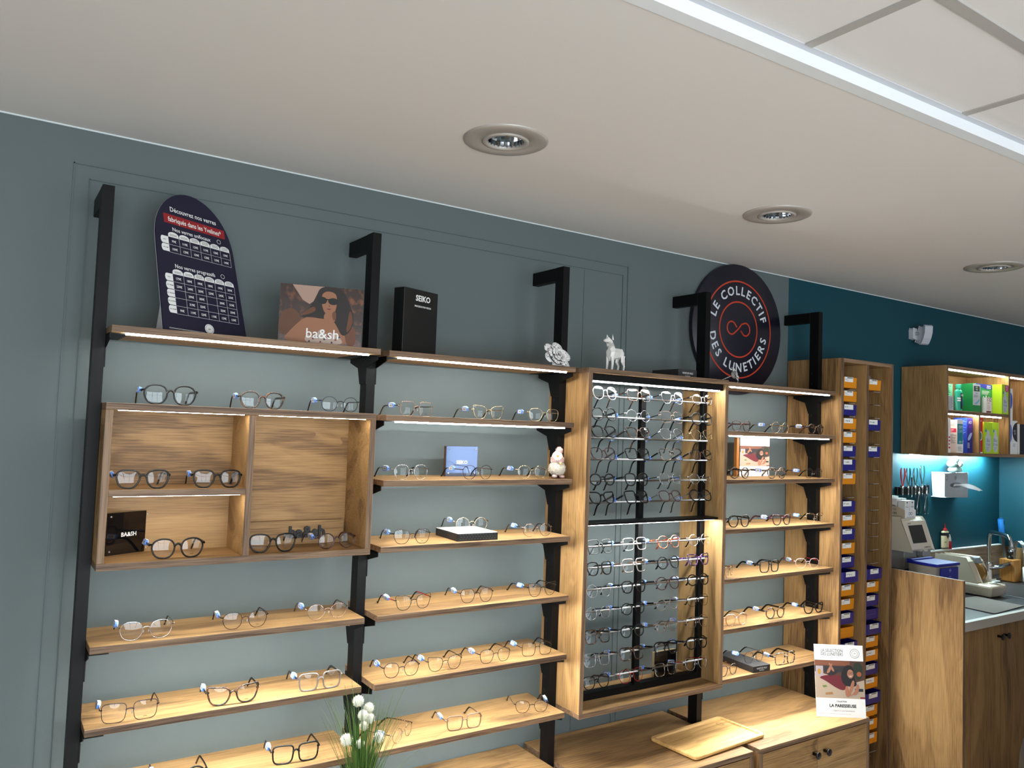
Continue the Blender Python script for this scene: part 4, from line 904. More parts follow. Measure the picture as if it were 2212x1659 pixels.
# wooden brand block with raised black letters
t = thing('wooden_brand_block', 'pale oak block with raised black letters in the display box', 'display block', (.432, -.137, 1.2415))
b = MB(); b.boxe(0, .290, 0, .019, 0, .071, WX, WXE, 1); obj('oak_block', b, t, bevel=.0006)
b = MB(BLACKP); b.at(T((0, -.004, 0))); b.text('ba&sh', .047, (.172, .036), 'CENTER', .035, depth=.0075); obj('raised_letters', b, t)

# black and white display block under the gold glasses
t = thing('display_plinth', 'low block with black patterned sides and a white top on the second bay', 'display block', (1.059, -.272, 1.2449), R(-2))
b = MB(mat('black_card_pattern', (16, 16, 18), .5)); b.box(0, .150, 0, .160, 0, .0235); b.use(mat('dark_grey_print', (62, 62, 66), .5))
for r_ in range(3):
    for k in range(13):
        x = .006+k*.0108+(.004 if r_ % 2 else 0); z = .005+r_*.007; b.add([(x, -.0002, z), (x+.007, -.0002, z), (x+.0055, -.0002, z+.0028), (x+.0015, -.0002, z+.0028)], [(0, 1, 2, 3)])
        b.add([(-.0002, x, z), (-.0002, x+.007, z), (-.0002, x+.0055, z+.0028), (-.0002, x+.0015, z+.0028)], [(0, 3, 2, 1)])
obj('block_body', b, t)
b = MB(PAPER); b.box(.001, .149, .001, .159, .0236, .0256); b.use(mat('brown_print', (150, 104, 60), .5))
for x in (.122, .136): b.box(x, x+.003, .001, .007, .0256, .0258)
for x in (.004, .012): b.box(x, x+.003, .140, .155, .0256, .0258)
b.use(mat('light_grey_print', (170, 170, 170), .6))
for q in range(3): b.box(.04, .04+.05+q*.01, .03+q*.02, .032+q*.02, .0256, .02575)
obj('white_top', b, t)

# knitted gnome
t = thing('gnome_doll', 'small knitted gnome doll with a pink hat and a daisy, white fluffy beard', 'decoration', (1.478, -.235, 1.4448), R(-14))
PK = mat('pink_knit', (226, 190, 182), .95, bump=1.0, bscale=500); FZ = mat('cream_yarn', (240, 232, 214), .95, bump=1.0, bscale=700)
rnd = random.Random(3)
b = MB(FZ); b.ball((0, 0, .035), .030, 24, 16, (1.0, .9, .85), lambda th, a: 1+.08*math.sin(9*a+3*th)*math.sin(11*th))
for k in range(420):
    a = rnd.uniform(0, 2*PI); th = rnd.uniform(.35, 2.6); d = Vector((math.sin(th)*math.cos(a), .9*math.sin(th)*math.sin(a), .85*math.cos(th))); p = Vector((0, 0, .035))+d*.029
    q = p+d*.0042+Vector((rnd.uniform(-.002, .002), rnd.uniform(-.002, .002), rnd.uniform(-.003, .001))); b.tube([p, q], [.0011, .0004], 4)
obj('fluffy_body', b, t)
b = MB(PK)
for s_ in (-1, 1): b.ball((s_*.014, -.012, .0065), .0085, 12, 8, (1.2, 1.3, .75))
obj('feet', b, t)
b = MB(PK); b.lathe([(.0205, .056), (.0235, .060), (.0235, .073), (.021, .074), (.020, .078), (.016, .088), (.009, .094), (.0001, .096)], 40)
for k in range(36):
    a = 2*PI*k/36; b.tube([(.0236*math.cos(a), .0236*math.sin(a), .0565), (.0240*math.cos(a), .0240*math.sin(a), .0735)], .0009, 5)
obj('hat', b, t)
b = MB(PK); b.ball((.006, 0, .097), .0125, 16, 12)
for k in range(160):
    a = rnd.uniform(0, 2*PI); th = rnd.uniform(0, PI); d = Vector((math.sin(th)*math.cos(a), math.sin(th)*math.sin(a), math.cos(th))); p = Vector((.006, 0, .097))+d*.012; b.tube([p, p+d*.0034], [.0010, .0004], 4)
obj('pompom', b, t)
b = MB(mat('wooden_bead', (226, 196, 140), .4)); b.ball((.002, -.0245, .0525), .0055, 14, 10); obj('nose', b, t)
b = MB(mat('daisy_white', (248, 248, 250), .6)); M_ = T((-.010, -.0255, .079))@RZ(R(-8)); b.at(M_)
for k in range(12):
    a = 2*PI*k/12; ca, sa = math.cos(a), math.sin(a)
    b.at(M_@RY(a)); b.flat([(.003, 0), (.008, .0028), (.0145, .0026), (.0165, .0), (.0145, -.0026), (.008, -.0028)], .0006+.0003*(k % 2), 1)
b.at(M_); obj('daisy', b, t)
b = MB(mat('daisy_yellow', (240, 166, 20), .6)); b.ball((-.010, -.0275, .079), .0034, 12, 8, (1, .6, 1)); obj('daisy_eye', b, t)

# posters of the brunette in red lying on a rug (leaflet and framed copy)
def lazy_poster(b, w_, h_, M_):
    b.use(PAPER); b.at(M_); b.rect(0, w_, 0, h_, 0)
    def F2(c, pts, lay, sm=2): b.use(c); b.at(M_); b.flat([(x*w_, z*h_) for x, z in pts], lay, sm)
    def R2(c, x0, x1, z0, z1, lay): b.use(c); b.at(M_); b.rect(x0*w_, x1*w_, z0*h_, z1*h_, lay)
    R2(pr('room_brown', (92, 58, 44)), 0, 1, .26, .78, .0002); R2(pr('sofa_dark', (48, 44, 48)), 0, .70, .62, .70, .0003); R2(pr('brick', (150, 88, 60)), .0, .72, .71, .775, .0003)
    F2(pr('rug_cream', (214, 192, 168)), [(0, .26), (1, .26), (1, .52), (.70, .46), (.4, .56), (0, .62)], .0003, 0)
    R2(pr('poster_pale', (206, 190, 200)), .02, .17, .56, .70, .0004); F2(pr('pear_yellow', (226, 170, 50)), circle(.09, .62, .035, 12, .04), .0005, 0)
    F2(pr('plant_green', (34, 50, 34)), [(.80, .77), (.98, .75), (.97, .56), (.86, .50), (.78, .62)], .0004); F2(pr('pot_orange', (190, 100, 60)), circle(.90, .60, .05, 12, .035), .0005, 0)
    F2(pr('red_dress', (120, 24, 40)), [(.06, .54), (.20, .50), (.42, .40), (.58, .36), (.68, .44), (.64, .54), (.46, .58), (.26, .58)], .0006)
    F2(pr('trouser_dark', (40, 34, 40)), [(.22, .60), (.30, .56), (.46, .60), (.48, .66), (.38, .64)], .0007)
    F2(pr('leg_skin', (196, 136, 106)), [(.22, .60), (.34, .74), (.37, .73), (.30, .60)], .0008); F2(pr('leg_skin', (196, 136, 106)), [(.36, .62), (.28, .735), (.31, .75), (.41, .63)], .0008)
    F2(pr('curly_hair', (22, 16, 18)), [(.56, .66), (.64, .72), (.74, .72), (.80, .66), (.80, .54), (.86, .44), (.72, .42), (.58, .44), (.52, .54)], .0009)
    F2(pr('face_skin', (206, 142, 112)), circle(.72, .60, .065, 16, .062), .0011, 0); F2(pr('arm_skin', (200, 130, 100)), [(.60, .42), (.66, .44), (.70, .30), (.86, .32), (.90, .46), (.84, .46), (.80, .36), (.66, .27), (.60, .30)], .0011)
    F2(pr('arm_skin', (200, 130, 100)), [(.74, .50), (.79, .52), (.80, .46), (.70, .30), (.66, .32)], .0012)
    b.use(INK); b.at(M_); b.ring((.695*w_, .612*h_), .018*w_, .024*w_, .0013, 16); b.ring((.755*w_, .612*h_), .018*w_, .024*w_, .0013, 16)
    F2(pr('smile_white', (240, 236, 230)), [(.69, .575), (.72, .562), (.76, .576), (.72, .57)], .0013, 0)
    R2(pr('book_dark', (40, 50, 52)), .80, .97, .36, .40, .0006); R2(pr('book_red', (150, 30, 40)), .9, 1.0, .265, .285, .0006); F2(pr('book_tan', (190, 140, 90)), [(.2, .30), (.36, .31), (.34, .345), (.2, .33)], .0006, 0)
    F2(pr('book_green', (130, 150, 80)), [(.16, .40), (.24, .41), (.22, .435), (.14, .43)], .0006, 0)
    b.use(INK); b.at(M_@T((0, -.0005, 0)))
    b.text('LA SÉLECTION', h_*.062, (w_*.36, h_*.915), 'CENTER', .0, sx=.80); b.text('DES LUNETIERS', h_*.062, (w_*.36, h_*.865), 'CENTER', .0, sx=.76)
    b.at(M_); b.ring((w_*.83, h_*.885), w_*.088, w_*.094, .0003, 32); b.ring((w_*.83, h_*.885), w_*.056, w_*.060, .0003, 32); b.at(M_@T((0, -.0005, 0))); b.text('oo', h_*.03, (w_*.83, h_*.888), 'CENTER', .0)
    b.text('COLLECTION', h_*.026, (w_*.52, h_*.215), 'CENTER', .03, sx=.9); b.text('LA PARESSEUSE', h_*.058, (w_*.54, h_*.155), 'CENTER', .035, sx=.98)
    b.use(pr('small_print', (150, 120, 130))); b.text('L’élégance en toute décontraction', h_*.026, (w_*.55, h_*.090), 'CENTER', 0, sx=.9, shear=.3); b.at(M_); b.rect(w_*.06, w_*.70, h_*.045, h_*.047, .0003)
    b.at()
t = thing('standing_leaflet', 'white standing leaflet with a dark curly-haired woman lying on a rug, on the right sideboard', 'leaflet', (2.808, -.372, .4313), R(-34.4))
LN = RX(R(-9)); b = MB(PAPER); b.at(LN); b.box(0, .211, .0004, .0016, 0, .297); obj('card', b, t)
b = MB(PAPER); b.prism([(.012, 0), (.075, 0), (.042, .20)], 0, .07, .0712); obj('easel_back', b, t)
b = MB(); lazy_poster(b, .211, .297, LN); obj('leaflet_print', b, t)
t = thing('framed_poster', 'small framed copy of the woman-on-a-rug poster standing behind glasses in the right bay', 'picture', (2.560, -.135, 1.4382), 0)
b = MB(mat('amber_wood', (150, 96, 40), .4)); b.box(-.016, 0.0, .0, .016, 0, .172); obj('side_post', b, t)
b = MB(ACRYL); b.box(.0, .206, -.001, .007, 0, .176); obj('acrylic_block', b, t)
b = MB(); lazy_poster(b, .200, .174, T((.003, -.0016, .001))); obj('poster_print', b, t)

# bamboo serving board
t = thing('bamboo_tray', 'pale bamboo board with a raised rim bridging two low sideboards', 'tray', (2.193, -.323, .4314), R(4))
def rrect(w_, d_, r, z, n=6): return [(sx_*(w_/2-r)+r*math.cos(a0+q*PI/2/n), sy_*(d_/2-r)+r*math.sin(a0+q*PI/2/n), z) for sx_, sy_, a0 in ((1, -1, -PI/2), (1, 1, 0), (-1, 1, PI/2), (-1, -1, PI)) for q in range(n+1)]
w_, d_ = .425, .228
rg = [rrect(w_-.012, d_-.012, .014, 0), rrect(w_, d_, .018, .005), rrect(w_, d_, .018, .0125), rrect(w_-.004, d_-.004, .016, .015), rrect(w_-.030, d_-.030, .010, .015), rrect(w_-.038, d_-.038, .008, .0095)]
n = len(rg[0]); b = MB(BAMBOO); b.add([p for r_ in rg for p in r_], [(i*n+k, i*n+(k+1) % n, (i+1)*n+(k+1) % n, (i+1)*n+k) for i in range(5) for k in range(n)]+[tuple(reversed(range(n))), tuple(5*n+k for k in range(n))]); obj('board_body', b, t)
b = MB(mat('burnt_brown_mark', (110, 70, 34), .7)); b.at(T((.150, .060, .0098))@RX(-PI/2)); b.ring((0, 0), .0155, .0165, 0, 28); b.ring((0, 0), .0090, .0096, 0, 24); b.text('oo', .007, (0, 0), 'CENTER', .03)
for k in range(14): a = 2*PI*k/14; b.rect(.0126*math.cos(a)-.0012, .0126*math.cos(a)+.0012, .0126*math.sin(a)-.0012, .0126*math.sin(a)+.0012, 0)
obj('round_stamp', b, t)

# artificial grass plant with white pompom flowers on the left sideboard
t = thing('grass_plant', 'potted artificial grass with round white pompom flowers in front of the shelves', 'plant', (.690, -.435, .4312))
b = MB(mat('white_pot', (225, 224, 220), .5)); b.lathe([(.0001, 0), (.034, 0), (.044, .075), (.046, .078), (.043, .078), (.040, .066), (.0001, .064)], 32); obj('pot', b, t)
GRN = mat('grass_green', (70, 112, 38), .5, var=.5, bscale=60); rnd = random.Random(11)
b = MB(GRN)
def blade(b, x, y, a, lean, L_, w_, droop=.0):
    ca, sa = math.cos(a), math.sin(a); vs = []; n = 9
    for i in range(n+1):
        u = i/n; r = lean*u**1.7*L_+droop*u**3*L_; z = .06+L_*u*(1-.35*droop*u*u)*math.cos(lean*.5); wd = w_*(1-u)**.6*.5+.0002
        px_, py_ = x+ca*r, y+sa*r; vs += [(px_-sa*wd, py_+ca*wd, z), (px_+sa*wd, py_-ca*wd, z), (px_+ca*.0008, py_+sa*.0008, z+.0006)]
    fs = []
    for i in range(n):
        for k in range(3): l = (k+1) % 3; fs.append((i*3+k, i*3+l, (i+1)*3+l, (i+1)*3+k))
    b.add(vs, fs, True)
for k in range(150):
    a = rnd.uniform(0, 2*PI); r = rnd.uniform(0, .024)
    blade(b, r*math.cos(a), r*math.sin(a), a+rnd.uniform(-.5, .5), rnd.uniform(.02, .30), rnd.uniform(.20, .40), rnd.uniform(.003, .0055), rnd.uniform(0, .1))
blade(b, .01, -.01, R(-12), .62, .30, .003, .2); blade(b, 0, 0, R(0), .36, .46, .0022, 0); blade(b, 0, 0, R(170), .42, .30, .003, .15)
o = obj('grass_blades', b, t); o['kind'] = 'stuff'
FW = mat('white_floss', (246, 244, 226), .9)
for k, (dx, dy, z, r) in enumerate(((-.012, .02, .412, .0165), (.016, .01, .392, .0150), (-.010, -.012, .383, .0150), (.010, -.015, .372, .0140), (-.052, -.005, .322, .0175), (.036, -.02, .318, .0150), (.004, .01, .345, .0130), (-.004, .014, .296, .013))):
    b = MB(FW); c = Vector((dx, dy, z)); b.ball(c, r*.86, 16, 12)
    for q in range(260):
        a = rnd.uniform(0, 2*PI); ct = rnd.uniform(-1, 1); s_ = math.sqrt(1-ct*ct); d = Vector((s_*math.cos(a), s_*math.sin(a), ct)); b.tube([c+d*r*.8, c+d*r*rnd.uniform(1.0, 1.1)], [.0007, .0002], 3)
    fo = obj('pompom_flower', b, t)
    b = MB(GRN); b.tube([(dx*.2, dy*.2, .062), (dx*.5, dy*.5, z*.55), (dx, dy, z-r*.8)], [.0016, .0013, .0010], 6); obj('stem', b, fo)

# ---------------------------------------------------------------- workshop corner at the right
t = thing('wall_cabinet', 'lit open oak wall cabinet full of lens-care boxes on the teal wall', 'cabinet', (4.62, -.004, 1.550))
ux0, ux1, uz0, uz1, uyf = 4.058, 5.180, 1.550, 2.040, -.258
P_('side_panel', ux0, ux0+.018, uyf, -.004, uz0, uz1, mf=WZ, me=WZE, flat=0); P_('side_panel', ux1-.018, ux1, uyf, -.004, uz0, uz1, mf=WZ, me=WZE, flat=0)
P_('top_board', ux0+.018, ux1-.018, uyf, -.004, uz1-.018, uz1); P_('bottom_board', ux0+.018, ux1-.018, uyf, -.004, uz0, uz0+.018)
P_('divider', 4.744, 4.762, uyf, -.013, uz0+.018, uz1-.018, mf=WZ, me=WZE, flat=0); P_('inner_shelf', ux0+.018, 4.744, uyf, -.013, 1.781, 1.799)
P_('divider', 4.402, 4.420, uyf, -.013, uz0+.018, 1.781, mf=WZ, me=WZE, flat=0)
b = MB(WX); b.box(ux0+.018, ux1-.018, -.0125, -.0045, uz0+.018, uz1-.018); obj('back_panel', b, t, world=True)
for x0_, x1_, z_ in ((4.08, 4.728, uz1-.018), (4.08, 4.396, 1.781), (4.424, 4.68, 1.781), (4.77, 5.15, uz1-.018)):
    b = MB(LEDW); b.box(x0_, x1_, uyf+.012, uyf+.022, z_-.0065, z_-.0003); obj('led_strip', b, t, world=True)
b = MB(mat('led_strip_cool', (255, 255, 255), .5, emit=(215, 248, 255), estr=520.0)); b.box(4.075, 4.98, -.058, -.046, uz0-.0020, uz0-.0003); obj('led_strip', b, t, world=True)

# lens-care boxes and bottles
def carton(name, x, z, w_, h_, d_, y, rz, front, side, label, draw=None, sdraw=None, cat='box', tz=None):
    t = thing(name, label, cat, (x, y, z), R(rz), 'lens-care products in the wall cabinet')
    b = MB(side); b.box(0, w_, 0, d_, 0, h_); b.use(front); b.rect(0, w_, 0, h_, .0003)
    obj('carton', b, t, bevel=.0005)
    if draw or sdraw:
        b = MB()
        if draw: draw(b, w_, h_, Matrix.Identity(4))
        if sdraw: sdraw(b, d_, h_, T((0, d_, 0))@RZ(-PI/2))
        obj('print', b, t)
    return t
C_ = lambda n, c, r=.4: mat('product_'+n, c, r)
G1 = C_('green', (20, 130, 70)); G2 = C_('pale_green', (120, 200, 160)); LIME = C_('lime', (176, 216, 40)); NB = C_('navy', (26, 30, 130)); WHT = C_('white', (240, 238, 236)); TL = C_('teal', (30, 130, 150)); TQ = C_('turquoise', (50, 180, 150), .25); RD = C_('red', (206, 20, 24)); PKK = C_('magenta', (214, 40, 130)); SLV = C_('silver', (196, 200, 204)); PUR = C_('violet_blue', (60, 40, 150)); DKB = C_('dark_label', (16, 22, 40)); OFFW = C_('blush_white', (236, 222, 214)); SKY = C_('bright_blue', (40, 80, 200))
def lines(b, M_, x0, x1, z0, z1, n, m, lay=.0006, frac=.5):
    b.use(m); b.at(M_); rr = random.Random(int(x0*1e4)+n)
    for k in range(n): z = z1-(z1-z0)*(k+.5)/n; b.rect(x0, x0+(x1-x0)*rr.uniform(.6, 1), z-(z1-z0)/n*frac/2, z+(z1-z0)/n*frac/2, lay)
def wr(b, M_, s_, size, x, z, m, sx=1.0, bold=.02, lay=.0007): b.use(m); b.at(M_@T((0, -lay, 0))); b.text(s_, size, (x, z), 'CENTER', bold, sx=sx); b.at(M_)
def bottle2(b, M_, cx, z0, h_, w_, m, lay=.0006): b.use(m); b.at(M_); b.flat([(cx-w_/2, z0), (cx+w_/2, z0), (cx+w_/2, z0+h_*.68), (cx+w_*.22, z0+h_*.80), (cx+w_*.2, z0+h_), (cx-w_*.2, z0+h_), (cx-w_*.22, z0+h_*.80), (cx-w_/2, z0+h_*.68)], lay, 1)
def d_bio(x4):
    def f(b, w_, h_, M_):
        bottle2(b, M_, w_*.50, h_*.05, h_*.70, w_*.74, SLV); wr(b, M_, 'Bio', h_*.17, w_*.50, h_*.42, C_('biotext', (90, 110, 160)), .9, 0); wr(b, M_, 'true', h_*.15, w_*.50, h_*.30, C_('biotext', (90, 110, 160)), .9, 0)
        lines(b, M_, w_*.25, w_*.75, h_*.08, h_*.22, 5, C_('greyprint', (120, 120, 120)), .0008, .25)
        b.use(C_('drop', (30, 130, 190))); b.at(M_); b.flat([(w_*.22, h_*.80)]+[(w_*.22+w_*.09*math.cos(R(a)), h_*.72+h_*.035*math.sin(R(a))) for a in range(30, -211, -30)], .0006, 0)
        if x4:
            b.use(PKK); b.flat([(w_*.48, h_*.98), (w_*.99, h_*.98), (w_*.99, h_*.80), (w_*.74, h_*.74), (w_*.48, h_*.80)], .0006, 0)
            wr(b, M_, 'PACK', h_*.05, w_*.74, h_*.945, WHT); wr(b, M_, 'SPECIAL', h_*.045, w_*.74, h_*.895, WHT, .9); wr(b, M_, 'x4', h_*.085, w_*.74, h_*.83, WHT)
    return f
def d_triple(b, w_, h_, M_):
    b.use(NB); b.at(M_); b.flat([(0, h_), (w_, h_), (w_, h_*.84), (w_*.6, h_*.83), (w_*.25, h_*.90), (0, h_*.97)], .0005, 0)
    wr(b, M_, 'TRIPLE PACK', h_*.055, w_*.78, h_*.94, WHT, .8, .03); wr(b, M_, 'POUR 90 JOURS', h_*.05, w_*.78, h_*.88, WHT, .8, .03)
    lines(b, M_, w_*.36, w_*.9, h_*.64, h_*.78, 5, WHT, .0006, .35)
    for k, cx in enumerate((.46, .62, .78)): bottle2(b, M_, w_*cx, h_*(.17+.03*(k == 1)), h_*.42, w_*.15, WHT); b.use(G1); b.rect(w_*(cx-.05), w_*(cx+.05), h_*.33, h_*.40, .0008)
    lines(b, M_, w_*.4, w_*.9, h_*.13, h_*.16, 1, WHT)
def d_opti(b, w_, h_, M_):
    b.use(SLV); b.at(M_); b.rect(0, w_, h_*.25, h_*.99, .0005); b.use(C_('deepgreen', (14, 60, 40))); b.rect(w_*.14, w_*.9, h_*.74, h_*.93, .0006); wr(b, M_, 'OPTI-', h_*.07, w_*.52, h_*.875, WHT); wr(b, M_, 'FREE', h_*.07, w_*.52, h_*.80, WHT)
    wr(b, M_, 'PureMoist', h_*.05, w_*.5, h_*.67, SKY, .8); lines(b, M_, w_*.1, w_*.9, h_*.52, h_*.62, 3, C_('deepgreen', (14, 60, 40)), .0006, .3)
    b.use(C_('wave', (120, 170, 200))); b.flat([(w_*.1, h_*.3), (w_*.5, h_*.36), (w_*.9, h_*.5), (w_*.9, h_*.40), (w_*.5, h_*.27)], .0006, 1)
def d_oxy(b, w_, h_, M_):
    b.use(TL); b.at(M_); b.rect(w_*.02, w_*.98, h_*.27, h_*.88, .0005); wr(b, M_, 'OXY', h_*.13, w_*.56, h_*.78, WHT, .85); wr(b, M_, 'CLEAN', h_*.125, w_*.54, h_*.66, C_('paleteal', (160, 210, 220)), .62)
    lines(b, M_, w_*.3, w_*.95, h_*.30, h_*.37, 3, WHT, .0006, .4); lines(b, M_, w_*.1, w_*.9, h_*.05, h_*.20, 4, C_('greyprint', (120, 120, 120)), .0006, .3)
def s_oxy(b, w_, h_, M_):
    b.use(C_('pinkred', (214, 60, 90))); b.at(M_); b.rect(w_*.08, w_*.92, h_*.62, h_*.74, .0005); lines(b, M_, w_*.12, w_*.85, h_*.64, h_*.72, 3, WHT, .0007, .3)
    lines(b, M_, w_*.08, w_*.95, h_*.28, h_*.58, 12, C_('greyprint', (120, 120, 120)), .0006, .4); lines(b, M_, w_*.1, w_*.9, h_*.80, h_*.96, 5, C_('greyprint', (120, 120, 120)), .0006, .3)
def d_ao(b, w_, h_, M_):
    b.use(PUR); b.at(M_); b.rect(0, w_, h_*.5, h_*.99, .0005); wr(b, M_, 'AO', h_*.12, w_*.52, h_*.87, WHT); wr(b, M_, 'SEPT', h_*.10, w_*.55, h_*.74, C_('violet', (150, 60, 180)), .8, .0)
    b.use(C_('ice', (170, 190, 230))); b.flat([(w_*.08, h_*.42), (w_*.5, h_*.56), (w_*.92, h_*.60), (w_*.8, h_*.48), (w_*.4, h_*.36), (w_*.12, h_*.36)], .0006, 2); lines(b, M_, w_*.05, w_*.5, h_*.14, h_*.30, 6, WHT, .0006, .35)
def s_ao(b, w_, h_, M_):
    lines(b, M_, w_*.1, w_*.95, h_*.5, h_*.97, 14, C_('iceblue', (150, 180, 240)), .0006, .35); b.use(OFFW); b.at(M_); b.rect(w_*.05, w_*.72, h_*.02, h_*.36, .0006); b.use(INK)
    for q in range(9): b.rect(w_*.34, w_*.62, h_*(.10+.019*q), h_*(.108+.019*q+.004*(q % 3)), .0008)
def d_reg(b, w_, h_, M_):
    wr(b, M_, 'regard', h_*.07, w_*.5, h_*.90, WHT, .5); b.use(WHT); b.at(M_); b.flat(circle(w_*.5, h_*.48, w_*.42, 24, h_*.13), .0005); b.use(C_('dgreen', (40, 120, 50))); b.flat(circle(w_*.46, h_*.48, w_*.32, 24, h_*.10), .0007)
    b.use(C_('yellow', (240, 200, 30))); b.flat(circle(w_*.2, h_*.66, w_*.2, 12, h_*.04), .0006); b.use(C_('dgreen', (40, 120, 50))); b.rect(0, w_*.7, h_*.17, h_*.20, .0006); b.use(WHT); b.rect(0, w_, 0, h_*.04, .0005)
def d_lts(b, w_, h_, M_):
    b.use(C_('maroon', (96, 24, 34))); b.at(M_)
    rr = random.Random(5)
    for k in range(14): x, z = rr.uniform(.15, .9)*w_, rr.uniform(.74, .97)*h_; b.flat([(x-.003, z), (x, z+.004), (x+.003, z-.002)], .0006, 0)
    wr(b, M_, 'LTS', h_*.08, w_*.4, h_*.62, C_('maroon', (96, 24, 34)), 1); lines(b, M_, w_*.15, w_*.8, h_*.2, h_*.5, 7, C_('greyprint', (120, 120, 120)), .0006, .2); b.use(C_('maroon', (96, 24, 34))); b.rect(0, w_*.85, h_*.02, h_*.12, .0005)
def d_blo(b, w_, h_, M_):
    b.use(DKB); b.at(M_); b.flat([(w_, h_*.95)]+[(w_*1.0+w_*.82*math.cos(R(a)), h_*.66+h_*.29*math.sin(R(a))) for a in range(95, 266, 10)]+[(w_, h_*.37)], .0005, 0); wr(b, M_, 'BLO', h_*.085, w_*.56, h_*.69, WHT, .8, 0, .0008); wr(b, M_, 'XO', h_*.085, w_*.6, h_*.61, WHT, .8, 0, .0008)
    lines(b, M_, w_*.25, w_*.8, h_*.22, h_*.32, 5, C_('greyprint', (120, 120, 120)), .0006, .3)
def d_bluedot(b, w_, h_, M_): b.use(SKY); b.at(M_); b.flat([(0, h_*.38)]+[(w_*.85*math.cos(R(a)), h_*.62+h_*.26*math.sin(R(a))) for a in range(-85, 86, 10)]+[(0, h_*.88)], .0005, 0)
zs, zb_ = 1.7993, 1.5683
carton('lens_solution_carton', 4.385, zs, .082, .160, .066, -.232, 0, G1, G1, 'green and white tall lens-solution box, upper shelf, left of the triple pack', d_opti)
carton('triple_pack_carton', 4.475, zs, .185, .168, .060, -.205, 0, G1, G2, 'wide green and blue box printed with three bottles on the upper shelf', d_triple)
carton('lime_carton', 4.664, zs, .076, .172, .060, -.257, 0, LIME, LIME, 'lime green tall box with a pink x4 badge at the right of the upper shelf', d_bio(True))
carton('small_drop_carton', 4.500, zs, .044, .088, .030, -.250, -12, OFFW, SLV, 'small cream box with maroon marks in front of the triple pack', d_lts)
carton('small_white_carton', 4.250-.15, zs, .040, .076, .030, -.252, 0, SLV, SLV, 'small silver-grey box at the left front of the upper shelf', lambda b, w_, h_, M_: lines(b, M_, w_*.1, w_*.9, h_*.1, h_*.9, 8, C_('greyprint', (120, 120, 120)), .0006, .4))
def sol_bottle(x, y, label):
    t = thing('solution_bottle', label, 'bottle', (x, y, zs), 0, 'lens-care products in the wall cabinet')
    b = MB(TQ); w_, d_ = .068, .030
    def oval(k, z): return [(w_/2*k*math.cos(2*PI*q/24), d_/2*k*math.sin(2*PI*q/24), z) for q in range(24)]
    loft_s = [oval(.93, 0), oval(1, .004), oval(1, .105), oval(.92, .112), oval(.5, .122), oval(.34, .124)]
    b.add([p for s_ in loft_s for p in s_], [(i*24+k, i*24+(k+1) % 24, (i+1)*24+(k+1) % 24, (i+1)*24+k) for i in range(5) for k in range(24)]+[tuple(reversed(range(24))), tuple(5*24+k for k in range(24))], True); obj('bottle_body', b, t)
    b = MB(TQ); b.lathe([(.0001, .124), (.014, .124), (.0145, .127), (.0145, .146), (.013, .149), (.0001, .149)], 24)
    for q in range(20): a = 2*PI*q/20; b.box(.0145*math.cos(a)-.0005, .0145*math.cos(a)+.0005, .0145*math.sin(a)-.0005, .0145*math.sin(a)+.0005, .128, .144)
    obj('cap', b, t)
    b = MB(DKB); vs = []
    for q in range(9):
        a = R(-100+q*11); x_, y_ = w_/2*1.01*math.cos(a), d_/2*1.03*math.sin(a); vs += [(x_, y_, .012), (x_, y_, .100)]
    b.add(vs, [(2*q, 2*q+2, 2*q+3, 2*q+1) for q in range(8)], True)
    b.use(WHT); b.at(T((.010, -d_/2*1.06, .088))); b.text('AO', .016, (0, 0), 'CENTER', .02); b.at(); lines(b, T((0, -d_/2*.98, 0)), .008, .026, .03, .07, 5, SKY, .0009, .4)
    b.use(WHT); b.at(T((-.020, -d_/2*.92, 0))@RZ(R(-18))); b.rect(-.012, .012, .066, .074, .0008); b.rect(-.012, .012, .054, .062, .0008); b.at()
    obj('bottle_label', b, t)
sol_bottle(4.262, -.215, 'large turquoise solution bottle with a dark label on the upper shelf'); sol_bottle(4.130, -.150, 'turquoise solution bottle behind the small silver box at the left of the upper shelf')
carton('lens_solution_carton', 4.300, zs, .085, .160, .05, -.120, 0, G2, G1, 'green box standing behind the large turquoise bottle', lambda b, w_, h_, M_: lines(b, M_, w_*.1, w_*.9, h_*.3, h_*.95, 9, G1, .0006, .4))
carton('peroxide_carton', 4.190, zb_, .060, .180, .060, -.247, 0, WHT, OFFW, 'white and teal box lettered OXY CLEAN on the lower left shelf', d_oxy, s_oxy)
carton('blue_care_carton', 4.318, zb_, .058, .196, .075, -.236, 0, NB, SKY, 'blue and violet box lettered AO on the lower left shelf', d_ao, s_ao)
carton('white_care_carton', 4.094, zb_, .020, .186, .06, -.250, 0, WHT, WHT, 'narrow white box pressed against the left side of the lower shelf', lambda b, w_, h_, M_: lines(b, M_, w_*.1, w_*.9, h_*.1, h_*.5, 4, RD, .0006, .5))
carton('red_care_carton', 4.424, zb_, .044, .205, .055, -.245, 0, RD, RD, 'tall red box with a green oval beside the middle divider of the lower shelf', d_reg)
carton('lime_carton', 4.490, zb_, .092, .178, .055, -.243, 0, LIME, LIME, 'wide lime green box on the lower right shelf, next to the red box', d_bio(False))
carton('lime_carton', 4.590, zb_, .056, .180, .060, -.240, -8, LIME, LIME, 'narrow lime green box on the lower right shelf, beside the oak divider', d_bio(False))
carton('white_lens_carton', 4.768, zb_, .020, .198, .06, -.256, 0, WHT, WHT, 'narrow white box with a blue curve, just right of the thick divider, lower row', d_bluedot)
carton('white_lens_carton', 4.768, zb_+.1985, .026, .185, .06, -.256, 0, WHT, WHT, 'white box with a bright blue dot standing on top of the narrow white box', d_bluedot)
carton('white_lens_carton', 4.815, zb_, .072, .198, .05, -.240, 0, WHT, OFFW, 'white box with a dark navy disc at the right edge of the wall cabinet', d_blo)
